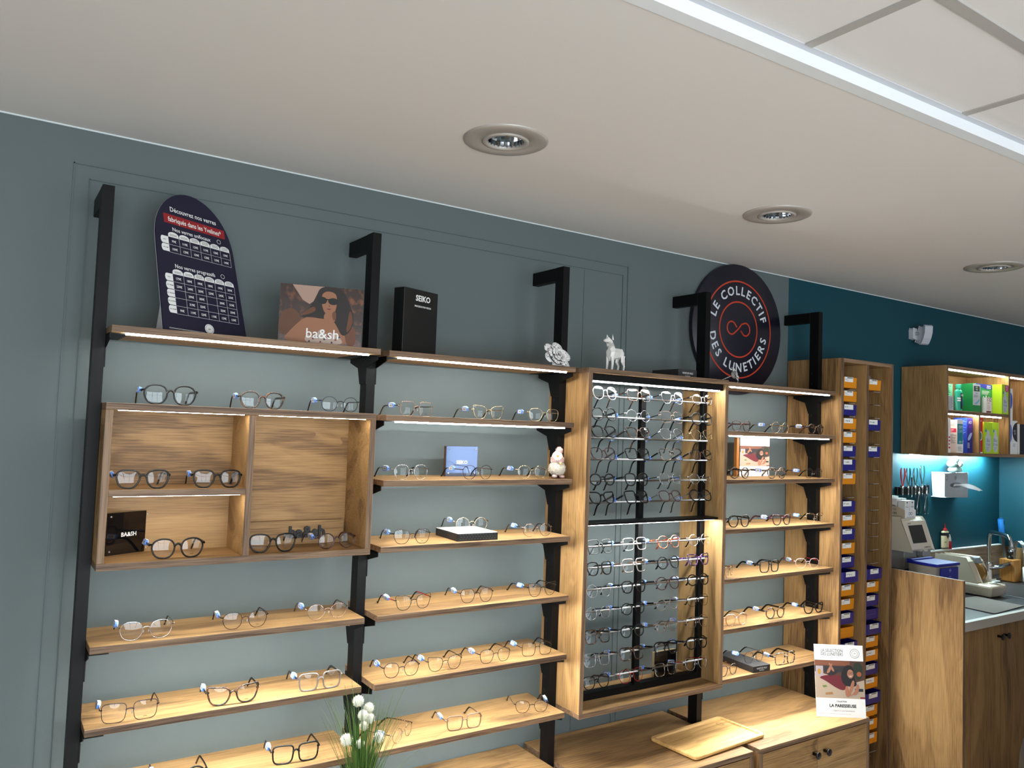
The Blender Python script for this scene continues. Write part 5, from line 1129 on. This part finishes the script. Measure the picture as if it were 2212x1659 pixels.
carton('white_lens_carton', 4.895, zb_, .060, .180, .05, -.250, 0, DKB, WHT, 'dark navy box at the far right of the wall cabinet', None)

# motion sensor
t = thing('motion_sensor', 'white motion detector on a wall bracket on the teal wall', 'sensor', (4.155, -.004, 2.235))
b = MB(mat('sensor_white', (214, 216, 222), .4)); b.prism([(-.022, -.028), (.018, -.032), (.022, -.01), (.022, .016), (.016, .030), (-.018, .032), (-.024, .02)], 1, -.022, 0); obj('wall_plate', b, t, bevel=.002)
b = MB(mat('sensor_grey', (150, 156, 160), .4)); b.tube([(.008, -.018, .002), (.020, -.042, 0)], .009, 12); obj('joint', b, t)
b = MB(MATS['sensor_white']); M_ = T((.030, -.060, -.006))@RZ(R(-25))@RX(R(20)); b.at(M_)
b.prism([(.028, -.050), (.028, .042), (-.004, .042), (-.010, -.050)], 0, -.026, .026); obj('housing', b, t, bevel=.003)
b = MB(mat('sensor_lens', (200, 202, 212), .5)); b.at(M_); b.prism([(-.007, .060), (-.020, .056), (-.030, .020), (-.030, -.012), (-.022, -.046), (-.011, -.056), (-.0115, -.05)], 0, -.024, .024); obj('curved_lens', b, t, bevel=.001)

# plier rack and pliers
t = thing('plier_rack', 'black wall rack holding optician pliers on the teal wall', 'rack', (4.165, -.002, 1.345))
b = MB(BLACKP); b.box(-.160, .155, -.018, 0, -.022, .022)
for x in (-.13, -.05, .03, .11, .148): b.box(x-.006, x+.006, -.026, -.018, -.020, .030)
obj('rail', b, t, bevel=.001)
b = MB(mat('rack_clip_grey', (60, 62, 66), .4));
for k in range(9): b.box(-.15+k*.033, -.142+k*.033, -.0265, -.0185, .018, .0225)
obj('clips', b, t)
DGR = mat('dark_green_grip', (14, 62, 60), .35); RG = mat('red_grip', (190, 20, 34), .35)
def plier(x, up, grip, label, s=1.0, g1=None):
    t = thing('optician_pliers', label, 'tool', (x, -.0345, 1.345), group='pliers hanging in the wall rack'); d = 1 if up else -1
    for sg in (-1, 1):
        b = MB(grip if (sg > 0 or g1 is None) else g1)
        b.tube([(0, 0, d*.020*s), (sg*.006*s, 0, d*.040*s), (sg*.016*s, 0, d*.070*s), (sg*.020*s, 0, d*.095*s), (sg*.017*s, 0, d*.120*s), (sg*.014*s, 0, d*.128*s)], [.0028, .0034, .0050, .0056, .0048, .0022], 8, sx=1.0, sy=.8, up=(0, 1, 0)); obj('handle', b, t)
    b = MB(CHROME); b.lathe([(.0001, -.004), (.0075, -.0035), (.0080, .0035), (.0001, .004)], 20, 'Y', (0, 0, d*.018)); b.tube([(0, 0, d*.016), (.0015, 0, -d*.01), (.001, 0, -d*.038*s)], [.0055, .0035, .0012], 8); obj('jaws', b, t)
STG = mat('steel_grip', (150, 150, 152), .22, 1.0)
plier(4.030, True, RG, 'red-handled pliers, leftmost in the wall rack'); plier(4.085, True, DGR, 'steel and dark green pliers, second from the left in the wall rack', 1.0, STG)
plier(4.158, True, DGR, 'steel and dark green pliers pointing up in the middle of the wall rack', 1.0, STG); plier(4.228, True, DGR, 'tallest upright pliers, right of the middle in the wall rack', 1.12, STG)
plier(4.196, False, DGR, 'pliers hanging handles-down behind the white display boxes', 1.0, STG); plier(4.276, False, DGR, 'pliers hanging handles-down at the right end of the wall rack', 1.05, STG)
b = MB(STG); b.tube([(4.122, -.034, 1.31), (4.122, -.034, 1.42)], [.0025, .0045], 8); tag(obj('screwdriver', b), 'short steel screwdriver between the upright pliers', 'tool', None)

# tissue dispenser and plush
t = thing('tissue_dispenser', 'silver-grey tissue dispenser on the teal wall with a tissue pulled out', 'dispenser', (4.521, -.0025, 1.306))
b = MB(mat('silver_plastic', (192, 192, 196), .35, .1)); b.prism([(-.133, 0), (-.133, -.052), (-.118, -.067), (.133, -.067), (.133, 0)], 2, .0, .139); obj('casing', b, t, bevel=.005)
b = MB(mat('dispenser_slot', (110, 110, 114), .5)); b.at(T((.010, -.0672, .070))); b.flat(circle(0, 0, .072, 32, .015), .0004); obj('slot', b, t)
b = MB(mat('dispenser_mark', (50, 50, 54), .5)); b.at(T((0, -.0673, 0))); b.ring((-.098, .112), .0115, .0135, .0003, 24); b.ring((0, .112), .009, .012, .0003, 5); b.rect(-.004, .004, .110, .114, .0005); obj('emblem', b, t)
b = MB(mat('white_tissue', (242, 242, 244), .9)); vs = []
for i in range(19):
    for j in range(7):
        u, v = i/18, j/6; vs.append((-.030+.148*u+.012*v*u, -.0695-.075*u*math.sin(min(1, u*1.2)*PI/2)-.012*v, .072+.020*(v-.5)*(1-.4*u)+.004*math.sin(7*u+4*v)-.030*u**3))
b.add(vs, [(i*7+j, (i+1)*7+j, (i+1)*7+j+1, i*7+j+1) for i in range(18) for j in range(6)], True); obj('tissue', b, t)
t = thing('plush_flower', 'pale turquoise plush flower toy sitting on the tissue dispenser', 'toy', (4.574, -.036, 1.4455))
PLH = mat('mint_plush', (196, 232, 226), .95, bump=1.0, bscale=600); rnd = random.Random(5)
for (x, z, rx, rz_) in ((-.010, .078, .030, .022), (-.040, .052, .033, .021), (.034, .052, .028, .021), (-.026, .019, .033, .018), (.024, .019, .026, .017)):
    b = MB(PLH); b.ball((x, -.004, z), rx, 16, 12, (1, .026/rx, rz_/rx), lambda th, a: 1+.05*math.sin(7*a)*math.sin(9*th))
    for q in range(120):
        a = rnd.uniform(0, 2*PI); th = rnd.uniform(0, PI); d = Vector((math.sin(th)*math.cos(a), .026/rx*math.sin(th)*math.sin(a), math.cos(th)*rz_/rx)); p = Vector((x, -.004, z))+d*rx*.97; b.tube([p, p+d*.002], [.001, .0004], 3)
    obj('petal', b, t)
b = MB(mat('beige_plush', (222, 196, 180), .9)); b.ball((.004, -.026, .046), .011, 12, 8); obj('face', b, t)

# worktop, base cabinet, splash strip, end panel
b = MB(); b.boxe(3.4885, 3.5055, -.638, -.004, 0, 1.0, WZ, WZE, 0); o = obj('end_panel', b, bevel=.0009); tag(o, 'upright knotty oak end panel closing the worktop beside the tall tray cabinet', 'panel')
t = thing('worktop', 'dark grey worktop with a pale front edge and inset sink', 'worktop', (4.34, -.32, .772))
sx0, sx1, sy0, sy1 = 4.415, 4.83, -.53, -.20
b = MB(mat('anthracite_laminate', (52, 52, 54), .35)); wx0, wx1 = 3.5065, 5.185
b.box(wx0, sx0, -.632, -.034, .774, .810); b.box(sx1, wx1, -.632, -.034, .774, .810); b.box(sx0, sx1, -.632, sy0, .774, .810); b.box(sx0, sx1, sy1, -.034, .774, .810); obj('top', b, t, world=True)
b = MB(mat('pale_metal_edge', (206, 202, 196), .4, .1)); b.box(wx0, wx1, -.6375, -.6322, .770, .8105); b.box(wx0, wx1, -.638, -.612, .8101, .8112); obj('front_edge', b, t, world=True)
b = MB(STEEL); R0 = [(sx0-.012, sy0-.012), (sx1+.012, sy0-.012), (sx1+.012, sy1+.012), (sx0-.012, sy1+.012)]; R1 = [(sx0+.004, sy0+.004), (sx1-.004, sy0+.004), (sx1-.004, sy1-.004), (sx0+.004, sy1-.004)]; R2_ = [(sx0+.02, sy0+.02), (sx1-.02, sy0+.02), (sx1-.02, sy1-.02), (sx0+.02, sy1-.02)]
b.add([(x, y, .8125) for x, y in R0]+[(x, y, .8128) for x, y in R1]+[(x, y, .66) for x, y in R2_], [(i, (i+1) % 4, 4+(i+1) % 4, 4+i) for i in range(4)]+[(4+i, 4+(i+1) % 4, 8+(i+1) % 4, 8+i) for i in range(4)]+[(8, 9, 10, 11)]); obj('sink_bowl', b, t, world=True)
t = thing('base_cabinet', 'knotty oak base cabinet with black knobs under the grey worktop', 'cabinet', (4.34, -.30, 0))
b = MB(WZ); b.box(3.508, 3.524, -.60, -.02, 0, .768); b.box(5.165, 5.181, -.60, -.02, 0, .768); b.box(3.524, 5.165, -.60, -.02, .0, .02); b.box(3.524, 5.165, -.035, -.02, .02, .768); obj('carcass', b, t, world=True)
xs = [3.508, 3.872, 4.236, 4.600, 4.964, 5.181]
for k in range(5):
    b = MB(); b.boxe(xs[k]+.0012, xs[k+1]-.0012, -.620, -.6015, .02, .766, WZ, WZE, 1); dd = obj('door', b, t, world=True, bevel=.0008)
    if k < 4: knob(dd, xs[k+1]-.03 if k % 2 == 0 else xs[k]+.03, -.620, .712)
t = thing('splash_strip', 'whitewashed wooden splash strip along the back of the worktop', 'panel', (4.34, -.004, .8102))
WW = wood('whitewashed_wood', 0, (226, 208, 184), (208, 186, 160), (176, 150, 124), across=20, knots=.4)
b = MB(WW); b.box(3.507, 5.163, -.030, -.004, .8105, .990); obj('strip_board', b, t, world=True)
b = MB(mat('dark_seam', (110, 92, 74), .7)); b.box(3.507, 5.163, -.0304, -.0298, .9445, .946); b.box(3.507, 5.163, -.0304, -.0298, .888, .8894); obj('seams', b, t, world=True)
b = MB(mat('white_cap', (226, 226, 224), .4)); b.box(3.507, 5.163, -.033, -.004, .9905, .996); obj('cap', b, t, world=True)
b = MB(); b.boxe(5.1645, 5.1805, -.60, -.006, .8115, .985, WX, WXE, 0); o = obj('side_splash_panel', b, bevel=.0009); tag(o, 'oak splash panel at the right end of the worktop behind the soap dispenser', 'panel')

# lens meter with its stack of lens-cloth display boxes
IV = mat('ivory_plastic', (226, 216, 196), .45)
t = thing('lens_meter', 'ivory lens meter with a black screen standing behind the oak end panel', 'machine', (3.830, -.260, .8115))
b = MB(mat('dark_grey_base', (46, 48, 50), .5)); b.box(-.105, .075, .020, .215, 0, .150); obj('base', b, t, bevel=.006)
b = MB(mat('machine_grey', (150, 150, 150), .5)); b.box(-.09, .06, .045, .20, .1505, .2515); b.box(.02, .09, .005, .045, .215, .2515); obj('neck', b, t, bevel=.004)
b = MB(BLACKP); b.box(-.04, .05, -.010, .0195, .155, .205); b.tube([(.0, -.02, .17), (.04, -.02, .18)], .006, 8); obj('lens_holder', b, t, bevel=.002)
b = MB(IV); prof = [(0, .252), (.048, .397), (.062, .410), (.215, .410), (.215, .252)]
b.prism(prof, 0, -.103, .103); obj('head', b, t, bevel=.007)
sl = math.atan2(.048, .145); M_ = T((0, 0, .252))@RX(-sl)
b = MB(mat('dark_screen', (16, 17, 20), .12, coat=.5)); b.at(M_@T((0, -.0012, 0))); b.box(-.066, .062, -.001, .0005, .038, .130); obj('screen', b, t)
b = MB(INK); b.at(M_@T((0, -.0012, 0))); b.text('ACTUSMETER L-500', .0075, (.052, .014), 'CENTER', .02, sx=.9); b.text('VISIO', .007, (-.045, .140), 'CENTER', .02); b.rect(-.0635, -.0585, .137, .143, 0); obj('lettering', b, t)
b = MB(IV); b.lathe([(.0001, -.012), (.030, -.012), (.034, -.006), (.034, 0), (.0001, 0)], 32, 'Z', (.045, .035, .2515)); obj('round_foot', b, t)
t = thing('cloth_display_box', 'white and cream counter display of lens wipes standing on the lens meter', 'box', (3.822, -.198, 1.2222), R(0))
CRD = mat('cream_card', (206, 190, 168), .7)
b = MB(CRD); b.prism([(0, 0), (.145, 0), (.145, .100), (.0, .040)], 0, -.0515, -.050); b.prism([(0, 0), (.145, 0), (.145, .100), (.0, .040)], 0, .050, .0515); b.use(PAPER); b.box(-.050, .050, 0, .0012, 0, .040); b.box(-.050, .050, .1438, .145, 0, .135); b.box(-.050, .050, .0012, .1438, 0, .001); obj('tray_card', b, t)
def specs_print(b, M_, cx, cz, s_, m):
    b.use(m); b.at(M_); b.ring((cx-s_*.5, cz), s_*.34, s_*.46, .0005, 16); b.ring((cx+s_*.5, cz), s_*.34, s_*.46, .0005, 16); b.rect(cx-s_*.12, cx+s_*.12, cz+s_*.1, cz+s_*.22, .0005)
b = MB(); NVP = mat('navy_ink', (40, 44, 80), .6); specs_print(b, Matrix.Identity(4), 0, .022, .018, NVP); M2 = T((-.0517, .145, 0))@RZ(-PI/2); specs_print(b, M2, .090, .022, .012, NVP); specs_print(b, M2, .090, .042, .011, NVP)
b.use(NVP); b.at(); b.rect(-.035, .035, .004, .0055, .0004); b.at(M2@T((0, -.0004, 0))); b.text('Z-Scale', .010, (.080, .060), 'CENTER', .02); b.rect(.05, .13, .007, .0082, 0); b.at(); obj('print', b, t)
for k, (x, y) in enumerate(((-.0240, .012), (.0240, .012), (-.0240, .056), (.0240, .056), (-.0240, .100), (.0240, .100))):
    tt = thing('wipe_box', 'small white box of lens wipes, %s row of the counter display, %s one' % (('front', 'middle', 'back')[k//2], ('left', 'right')[k % 2]), 'box', (3.822+x, -.198+y, 1.2235), group='small white boxes in the wipes display')
    h_ = .088+.008*(k//2); b = MB(PAPER); b.box(-.0205, .0205, -.008, .030, 0, h_); obj('carton', b, tt, bevel=.0004)
    if k < 2:
        b = MB(NVP); b.at(T((0, -.0084, 0))); b.rect(-.005, .005, h_-.014, h_-.006, 0); b.text('20 wipes', .0075, (0, h_-.032), 'CENTER', .02); b.ring((0, h_-.022), .002, .003, 0, 12); obj('print', b, tt)

# storage box, bottles on the strip
t = thing('storage_box', 'clear plastic storage box with a royal blue lid and front flap', 'box', (3.655, -.425, .8115), R(-2))
FRS = mat('frosted_plastic', (176, 170, 158), .35, trans=.35)
b = MB(FRS); w_, d_, h_ = .185, .140, .204
outer = [(0, 0), (w_, 0), (w_, d_), (0, d_)]
b.add([(x*.9+.008 if z == 0 else x, y*.94+.006 if z == 0 else y, z) for z in (0, h_) for x, y in outer], [(0, 1, 2, 3), (0, 4, 5, 1), (1, 5, 6, 2), (2, 6, 7, 3), (3, 7, 4, 0)]); b.box(.002, w_-.002, .002, d_-.002, h_-.004, h_); obj('tub', b, t)
LB_ = mat('royal_blue_plastic', (28, 36, 150), .35); b = MB(LB_); b.box(-.008, w_+.008, -.010, d_+.008, h_+.0005, h_+.014); b.box(-.004, w_+.004, d_-.02, d_+.012, h_+.0142, h_+.020); obj('lid', b, t, bevel=.003)
b = MB(LB_); b.box(.028, w_-.012, -.0115, -.0045, .030, h_-.006); obj('front_flap', b, t, bevel=.001)
b = MB(mat('pale_mark', (190, 195, 220), .5)); b.at(T((.100, -.0118, .185))); b.ring((0, 0), .008, .010, 0, 4); b.rect(-.004, .004, -.002, .002, 0); b.rect(-.010, .010, -.030, -.0285, 0); obj('emblem', b, t)
t = thing('glue_bottle', 'cream and black glue bottle with a red nozzle on the splash strip', 'bottle', (4.505, -.0185, .9962))
b = MB(mat('cream_label', (232, 214, 172), .5)); el = lambda k, z: [(.036*k*math.cos(2*PI*q/28), .0138*k*math.sin(2*PI*q/28), z) for q in range(28)]
def ell(b, rs): b.add([p for k, z in rs for p in el(k, z)], [(i*28+q, i*28+(q+1) % 28, (i+1)*28+(q+1) % 28, (i+1)*28+q) for i in range(len(rs)-1) for q in range(28)]+[tuple(reversed(range(28))), tuple((len(rs)-1)*28+q for q in range(28))], True)
ell(b, [(.95, 0), (1, .004), (1, .100), (.85, .106), (.4, .110)]); obj('bottle_body', b, t)
b = MB(INK); ell(b, [(1.012, .006), (1.012, .012)]); ell(b, [(1.012, .082), (1.012, .099)]); b.use(INK); b.at(T((0, -.0142, 0))); b.flat([(-.012, .083), (.024, .083), (.006, .062)], .0004, 0); b.text('UHU'[:0] or 'COLLE', .011, (-.020, .045), 'CENTER', .03, sx=.8); obj('label_bands', b, t)
b = MB(RG); b.lathe([(.0001, .110), (.014, .110), (.014, .118), (.006, .124), (.003, .128), (.0022, .150), (.0001, .152)], 20); obj('nozzle', b, t)
t = thing('small_glue_tube', 'small white and red glue bottle leaning on the larger glue bottle', 'bottle', (4.556, -.0185, .9962))
b = MB(RG); b.lathe([(.0001, 0), (.013, .001), (.0115, .044), (.0105, .046)], 20); obj('bottle_body', b, t)
b = MB(PAPER); b.lathe([(.0105, .0462), (.009, .060), (.004, .084), (.0001, .086)], 20); obj('cap', b, t)
t = thing('spray_bottle', 'clear bottle with a grey cap behind the lens meter', 'bottle', (4.205, -.0185, .9962))
b = MB(mat('clear_bottle_plastic', (190, 196, 200), .1, trans=.6)); b.lathe([(.0001, 0), (.0140, .001), (.0142, .098), (.012, .112), (.007, .120), (.0001, .120)], 24); obj('bottle_body', b, t)
b = MB(mat('cap_grey', (170, 174, 178), .4)); b.lathe([(.0001, .1202), (.009, .1202), (.009, .134), (.0105, .136), (.0105, .156), (.009, .158), (.0001, .158)], 24); obj('cap', b, t)

# hand edger machine
t = thing('hand_edger', 'ivory hand edging machine with a grinding wheel on the worktop', 'machine', (4.225, -.410, .8122), R(-2))
b = MB(IV); b.add([(x, y, z) for z, g in ((0, .010), (.050, -.004), (.064, 0)) for x, y in ((g, g), (.145-g, g), (.145-g, .315-g), (g, .315-g))], [(3, 2, 1, 0)]+[(i*4+k, i*4+(k+1) % 4, (i+1)*4+(k+1) % 4, (i+1)*4+k) for i in range(2) for k in range(4)]+[(8, 9, 10, 11)]); obj('lower_housing', b, t, bevel=.006)
b = MB(IV); prof = [(.075, .0645), (.120, .172), (.136, .186), (.300, .186), (.305, .0645)]
b.prism(prof, 0, .004, .050); b.prism(prof, 0, .098, .141); b.prism([(.155, .0645), (.165, .165), (.175, .184), (.299, .184), (.304, .0645)], 0, .050, .098); obj('upper_housing', b, t, bevel=.006)
b = MB(mat('grinding_wheel_gold', (150, 112, 60), .35, .6)); b.lathe([(.0001, -.012), (.042, -.012), (.047, -.009), (.047, .003), (.042, .005), (.0001, .005)], 40, 'X', (.068, .108, .118)); b.use(mat('wheel_dark', (50, 46, 40), .5)); b.lathe([(.0001, .0055), (.045, .0055), (.045, .013), (.0001, .013)], 40, 'X', (.068, .108, .118)); obj('grinding_wheel', b, t)
b = MB(mat('wheel_guard_grey', (120, 122, 126), .4)); b.prism([(.098, .166), (.112, .190), (.135, .194), (.150, .186), (.120, .164)], 0, .0505, .0975); obj('wheel_guard', b, t, bevel=.002)
b = MB(mat('rest_grey', (90, 92, 94), .5)); b.at(T((.095, .040, .084))@RX(R(-20))); b.box(-.016, .034, -.026, .014, -.003, .004); b.use(WHITE); b.box(-.018, -.0162, -.026, .014, -.005, .004); obj('rest_plate', b, t)

# taps, soap dispenser, mug, brush, mat
t = thing('kitchen_tap', 'tall chrome swan-neck tap with a side lever', 'tap', (4.862, -.095, .8105), R(54))
b = MB(CHROME); b.lathe([(.0001, 0), (.028, 0), (.028, .004), (.0235, .010), (.0235, .095), (.020, .100)], 32)
pth = [(0, 0, .095), (0, 0, .235), (-.003, -.004, .268), (-.016, -.010, .284), (-.040, -.020, .286), (-.100, -.050, .286), (-.160, -.080, .286), (-.190, -.095, .276), (-.203, -.101, .252), (-.210, -.105, .224)]
pth = [(-q[1]*0-math.hypot(q[0], q[1]), 0, q[2]) for q in pth]
b.tube(chaikin(pth, 2, False), .0125, 14); b.tube([(-.2345, 0, .230), (-.2365, 0, .200)], .0155, 14); obj('spout', b, t)
b = MB(CHROME); b.tube([(-.012, .0, .070), (-.050, -.045, .085), (-.085, -.080, .112)], [.017, .019, .016], 14, sy=.75); obj('lever', b, t)
t = thing('soap_dispenser', 'oak-clad square soap dispenser with a black pump', 'dispenser', (4.937, -.180, .8115), R(0))
b = MB(wood('striped_oak', 2, (210, 150, 78), (190, 128, 60), (150, 96, 44), across=60, knots=0)); b.box(-.042, .042, -.042, .042, 0, .128); obj('body', b, t, bevel=.002)
b = MB(BLACKP); b.lathe([(.0001, .1282), (.017, .1282), (.017, .142), (.010, .145), (.010, .152), (.016, .155), (.016, .176), (.0001, .176)], 20); obj('pump', b, t)
t = thing('white_mug', 'white mug at the right edge of the worktop', 'mug', (4.965, -.275, .8115), R(10))
b = MB(WHITE); b.lathe([(.0001, 0), (.030, 0), (.034, .004), (.036, .088), (.0345, .089), (.032, .012), (.0001, .008)], 36); obj('cup', b, t)
b = MB(WHITE); b.tube(chaikin([(-.033, 0, .074), (-.056, 0, .076), (-.062, 0, .048), (-.052, 0, .022), (-.033, 0, .018)], 2, False), .0055, 10, up=(0, 1, 0)); obj('handle', b, t)
t = thing('squeegee', 'squeegee with a blue handle leaning on the wall behind the tap', 'brush', (5.140, -.070, .8115), rot=(R(-3), R(-7), 0))
b = MB(mat('blue_rubber', (30, 118, 196), .5)); b.tube([(0, 0, .245), (0, 0, .255), (0, 0, .345), (0, 0, .356)], [.016, .0185, .0175, .010], 14); b.use(INK); b.box(-.003, .003, -.0178, -.0165, .315, .340); obj('handle', b, t)
b = MB(mat('grey_tube', (120, 122, 126), .35, .5)); b.tube([(0, 0, .03), (0, 0, .245)], .009, 12); obj('shaft', b, t)
b = MB(BLACKP); b.box(-.008, .008, -.05, .03, .002, .03); obj('blade', b, t)
t = thing('metal_whisk_rack', 'chrome drying rack with dark cloth at the right edge behind the tap', 'rack', (5.085, -.150, .8115))
b = MB(CHROME)
for k in range(4): x = k*.014-.02; b.tube(chaikin([(x, -.05, .0), (x, -.05, .18), (x+.01, -.02, .225), (x+.02, .02, .225), (x+.02, .03, .0)], 2, False), .003, 8)
obj('rack_wires', b, t)
t = thing('shallow_tray', 'long pale plastic tray on the sink edge', 'tray', (4.70, -.170, .8115), R(-2))
b = MB(WHITE); b.box(-.09, .11, -.012, .012, 0, .010); obj('tray_body', b, t, bevel=.003)
b = MB(mat('taupe_felt', (120, 114, 108), .95)); vs = []
cor = [(3.843, -.605), (4.193, -.582), (4.209, -.345), (3.86, -.335)]
for i in range(13):
    for j in range(9):
        u, v = i/12, j/8; x = (1-u)*((1-v)*cor[0][0]+v*cor[3][0])+u*((1-v)*cor[1][0]+v*cor[2][0]); y = (1-u)*((1-v)*cor[0][1]+v*cor[3][1])+u*((1-v)*cor[1][1]+v*cor[2][1])
        vs.append((x, y, .8128+.0016*math.sin(6*u)*math.sin(5*v)+.0012))
n = len(vs); vs2 = [(x, y, z-.002) for x, y, z in vs]; fs = [(i*9+j, (i+1)*9+j, (i+1)*9+j+1, i*9+j+1) for i in range(12) for j in range(8)]
b.add(vs+vs2, fs+[tuple(n+k for k in reversed(f)) for f in fs], True); tag(obj('felt_mat', b), 'grey-brown felt mat lying on the worktop in front of the edger', 'mat')

t = thing('daylight_blocking_counter', 'added unseen dark oak counter blocking low daylight from the workshop cabinet fronts', 'counter', (3.6, -1.9, 0))  # unseen counter, added only to keep low daylight off the workshop doors
DOAK = wood('dark_oak', 0, (120, 88, 60), (96, 70, 46), (64, 46, 30)); b = MB(DOAK); b.box(2.5, 4.7, -2.15, -1.62, 0, 1.12); obj('counter_body', b, t, world=True, bevel=.002)
b = MB(DOAK); b.box(2.47, 4.73, -2.18, -1.59, 1.1205, 1.15); obj('counter_top', b, t, world=True, bevel=.002)

# person at the lower right edge
SK = mat('person_skin', (200, 150, 124), .5); HR = mat('dark_hair', (18, 12, 11), .45); CL = mat('black_sweater', (16, 16, 18), .9); TRS = mat('dark_trousers', (30, 32, 42), .9)
def skin_body(name, pts, edges, mat_, parent, root=0, sub=2):
    me = bpy.data.meshes.new(name); me.from_pydata([p[:3] for p in pts], edges, []); me.materials.append(mat_)
    o = bpy.data.objects.new(name, me); COL.objects.link(o); o.parent = parent
    md = o.modifiers.new('skin', 'SKIN'); md.use_smooth_shade = True
    for i, p in enumerate(pts): sv = me.skin_vertices[0].data[i]; sv.radius = (p[3], p[4] if len(p) > 4 else p[3]); sv.use_root = (i == root)
    sb = o.modifiers.new('sub', 'SUBSURF'); sb.levels = sub; sb.render_levels = sub
    return o
PERS = Vector((1.085, -2.045, 0))
t = thing('person', 'person with dark hair and black sweater seated at the lower right edge, facing the shelves', 'person', tuple(PERS), R(-80))
zz = 1.140
body = [(0, 0, .50, .15, .12), (0, .01, .66, .13, .10), (0, .02, .82, .16, .11), (0, .01, .92, .13, .08), (0, .01, .985, .055, .055), (0, .02, 1.05, .05, .055),
        (.19, .01, .90, .058), (.22, .05, .66, .044), (.17, .28, .60, .032), (-.19, .01, .90, .058), (-.22, .05, .66, .044), (-.17, .28, .60, .032),
        (.10, .08, .49, .085), (.12, .42, .49, .062), (.12, .44, .10, .042), (.12, .52, .045, .035), (-.10, .08, .49, .085), (-.12, .42, .49, .062), (-.12, .44, .10, .042), (-.12, .52, .045, .035)]
skin_body('body', body, [(0, 1), (1, 2), (2, 3), (3, 4), (4, 5), (3, 6), (6, 7), (7, 8), (3, 9), (9, 10), (10, 11), (0, 12), (12, 13), (13, 14), (14, 15), (0, 16), (16, 17), (17, 18), (18, 19)], CL, t)
b = MB(SK); b.ball((0, .035, zz+.0), .088, 24, 18, (.86, 1.06, 1.28)); b.ball((0, .130, zz-.012), .013, 10, 8, (.8, 1, 1.5)); 
for s_ in (-1, 1): b.ball((s_*.078, .025, zz-.01), .018, 10, 8, (.35, .8, 1.4)); b.use(WHITE); b.ball((s_*.031, .112, zz+.012), .012, 10, 8); b.use(HR); b.ball((s_*.031, .1225, zz+.012), .0055, 8, 6); b.use(SK)
b.use(mat('lips_skin', (160, 84, 76), .5)); b.ball((0, .119, zz-.048), .018, 10, 6, (1, .35, .35)); obj('head', b, t)
for s_ in (-1, 1):
    b = MB(SK); hx, hy, hz = s_*.165, .315, .595; b.ball((hx, hy+.03, hz), .038, 12, 8, (1, 1.15, .45))
    for q in range(4): L_ = (.062, .074, .069, .052)[q]; x = hx+s_*(-.027+q*.018); b.tube([(x, hy+.055, hz), (x, hy+.055+L_*.55, hz+.004), (x, hy+.055+L_, hz-.012)], [.009, .0085, .007], 8)
    b.tube([(hx-s_*.030, hy+.012, hz), (hx-s_*.055, hy+.035, hz), (hx-s_*.058, hy+.062, hz-.006)], [.0105, .010, .0075], 8); obj('hand', b, t)
b = MB(HR); rnd = random.Random(9); b.ball((0, .002, zz+.015), .106, 28, 20, (.98, 1.0, 1.16), lambda th, a: 1+.02*math.sin(17*a)-(.22 if (math.sin(a) > .5 and th > 1.25) else 0))
for q in range(420):
    a = rnd.uniform(PI*.95, PI*2.05); th = rnd.uniform(.1, 1.6); p = Vector((.094*math.sin(th)*math.cos(a), .010+.100*math.sin(th)*math.sin(a), zz+.022+.114*math.cos(th)))
    b.tube([p, p+Vector((p.x*.12, (p.y-.01)*.12-.004, -.035)), p+Vector((p.x*.10, (p.y-.01)*.1, -.09-.05*rnd.random()))], [.0035, .003, .0008], 4)
obj('hair', b, t)
t = thing('stool', 'dark round stool under the seated person', 'stool', (PERS.x, PERS.y, 0))
b = MB(BLACKP); b.lathe([(.0001, .33), (.18, .33), (.19, .345), (.19, .365), (.17, .375), (.0001, .375)], 32); obj('seat', b, t)
b = MB(CHROME); b.lathe([(.0001, 0), (.17, 0), (.17, .012), (.03, .03), (.022, .05), (.022, .3295)], 32); obj('base', b, t)
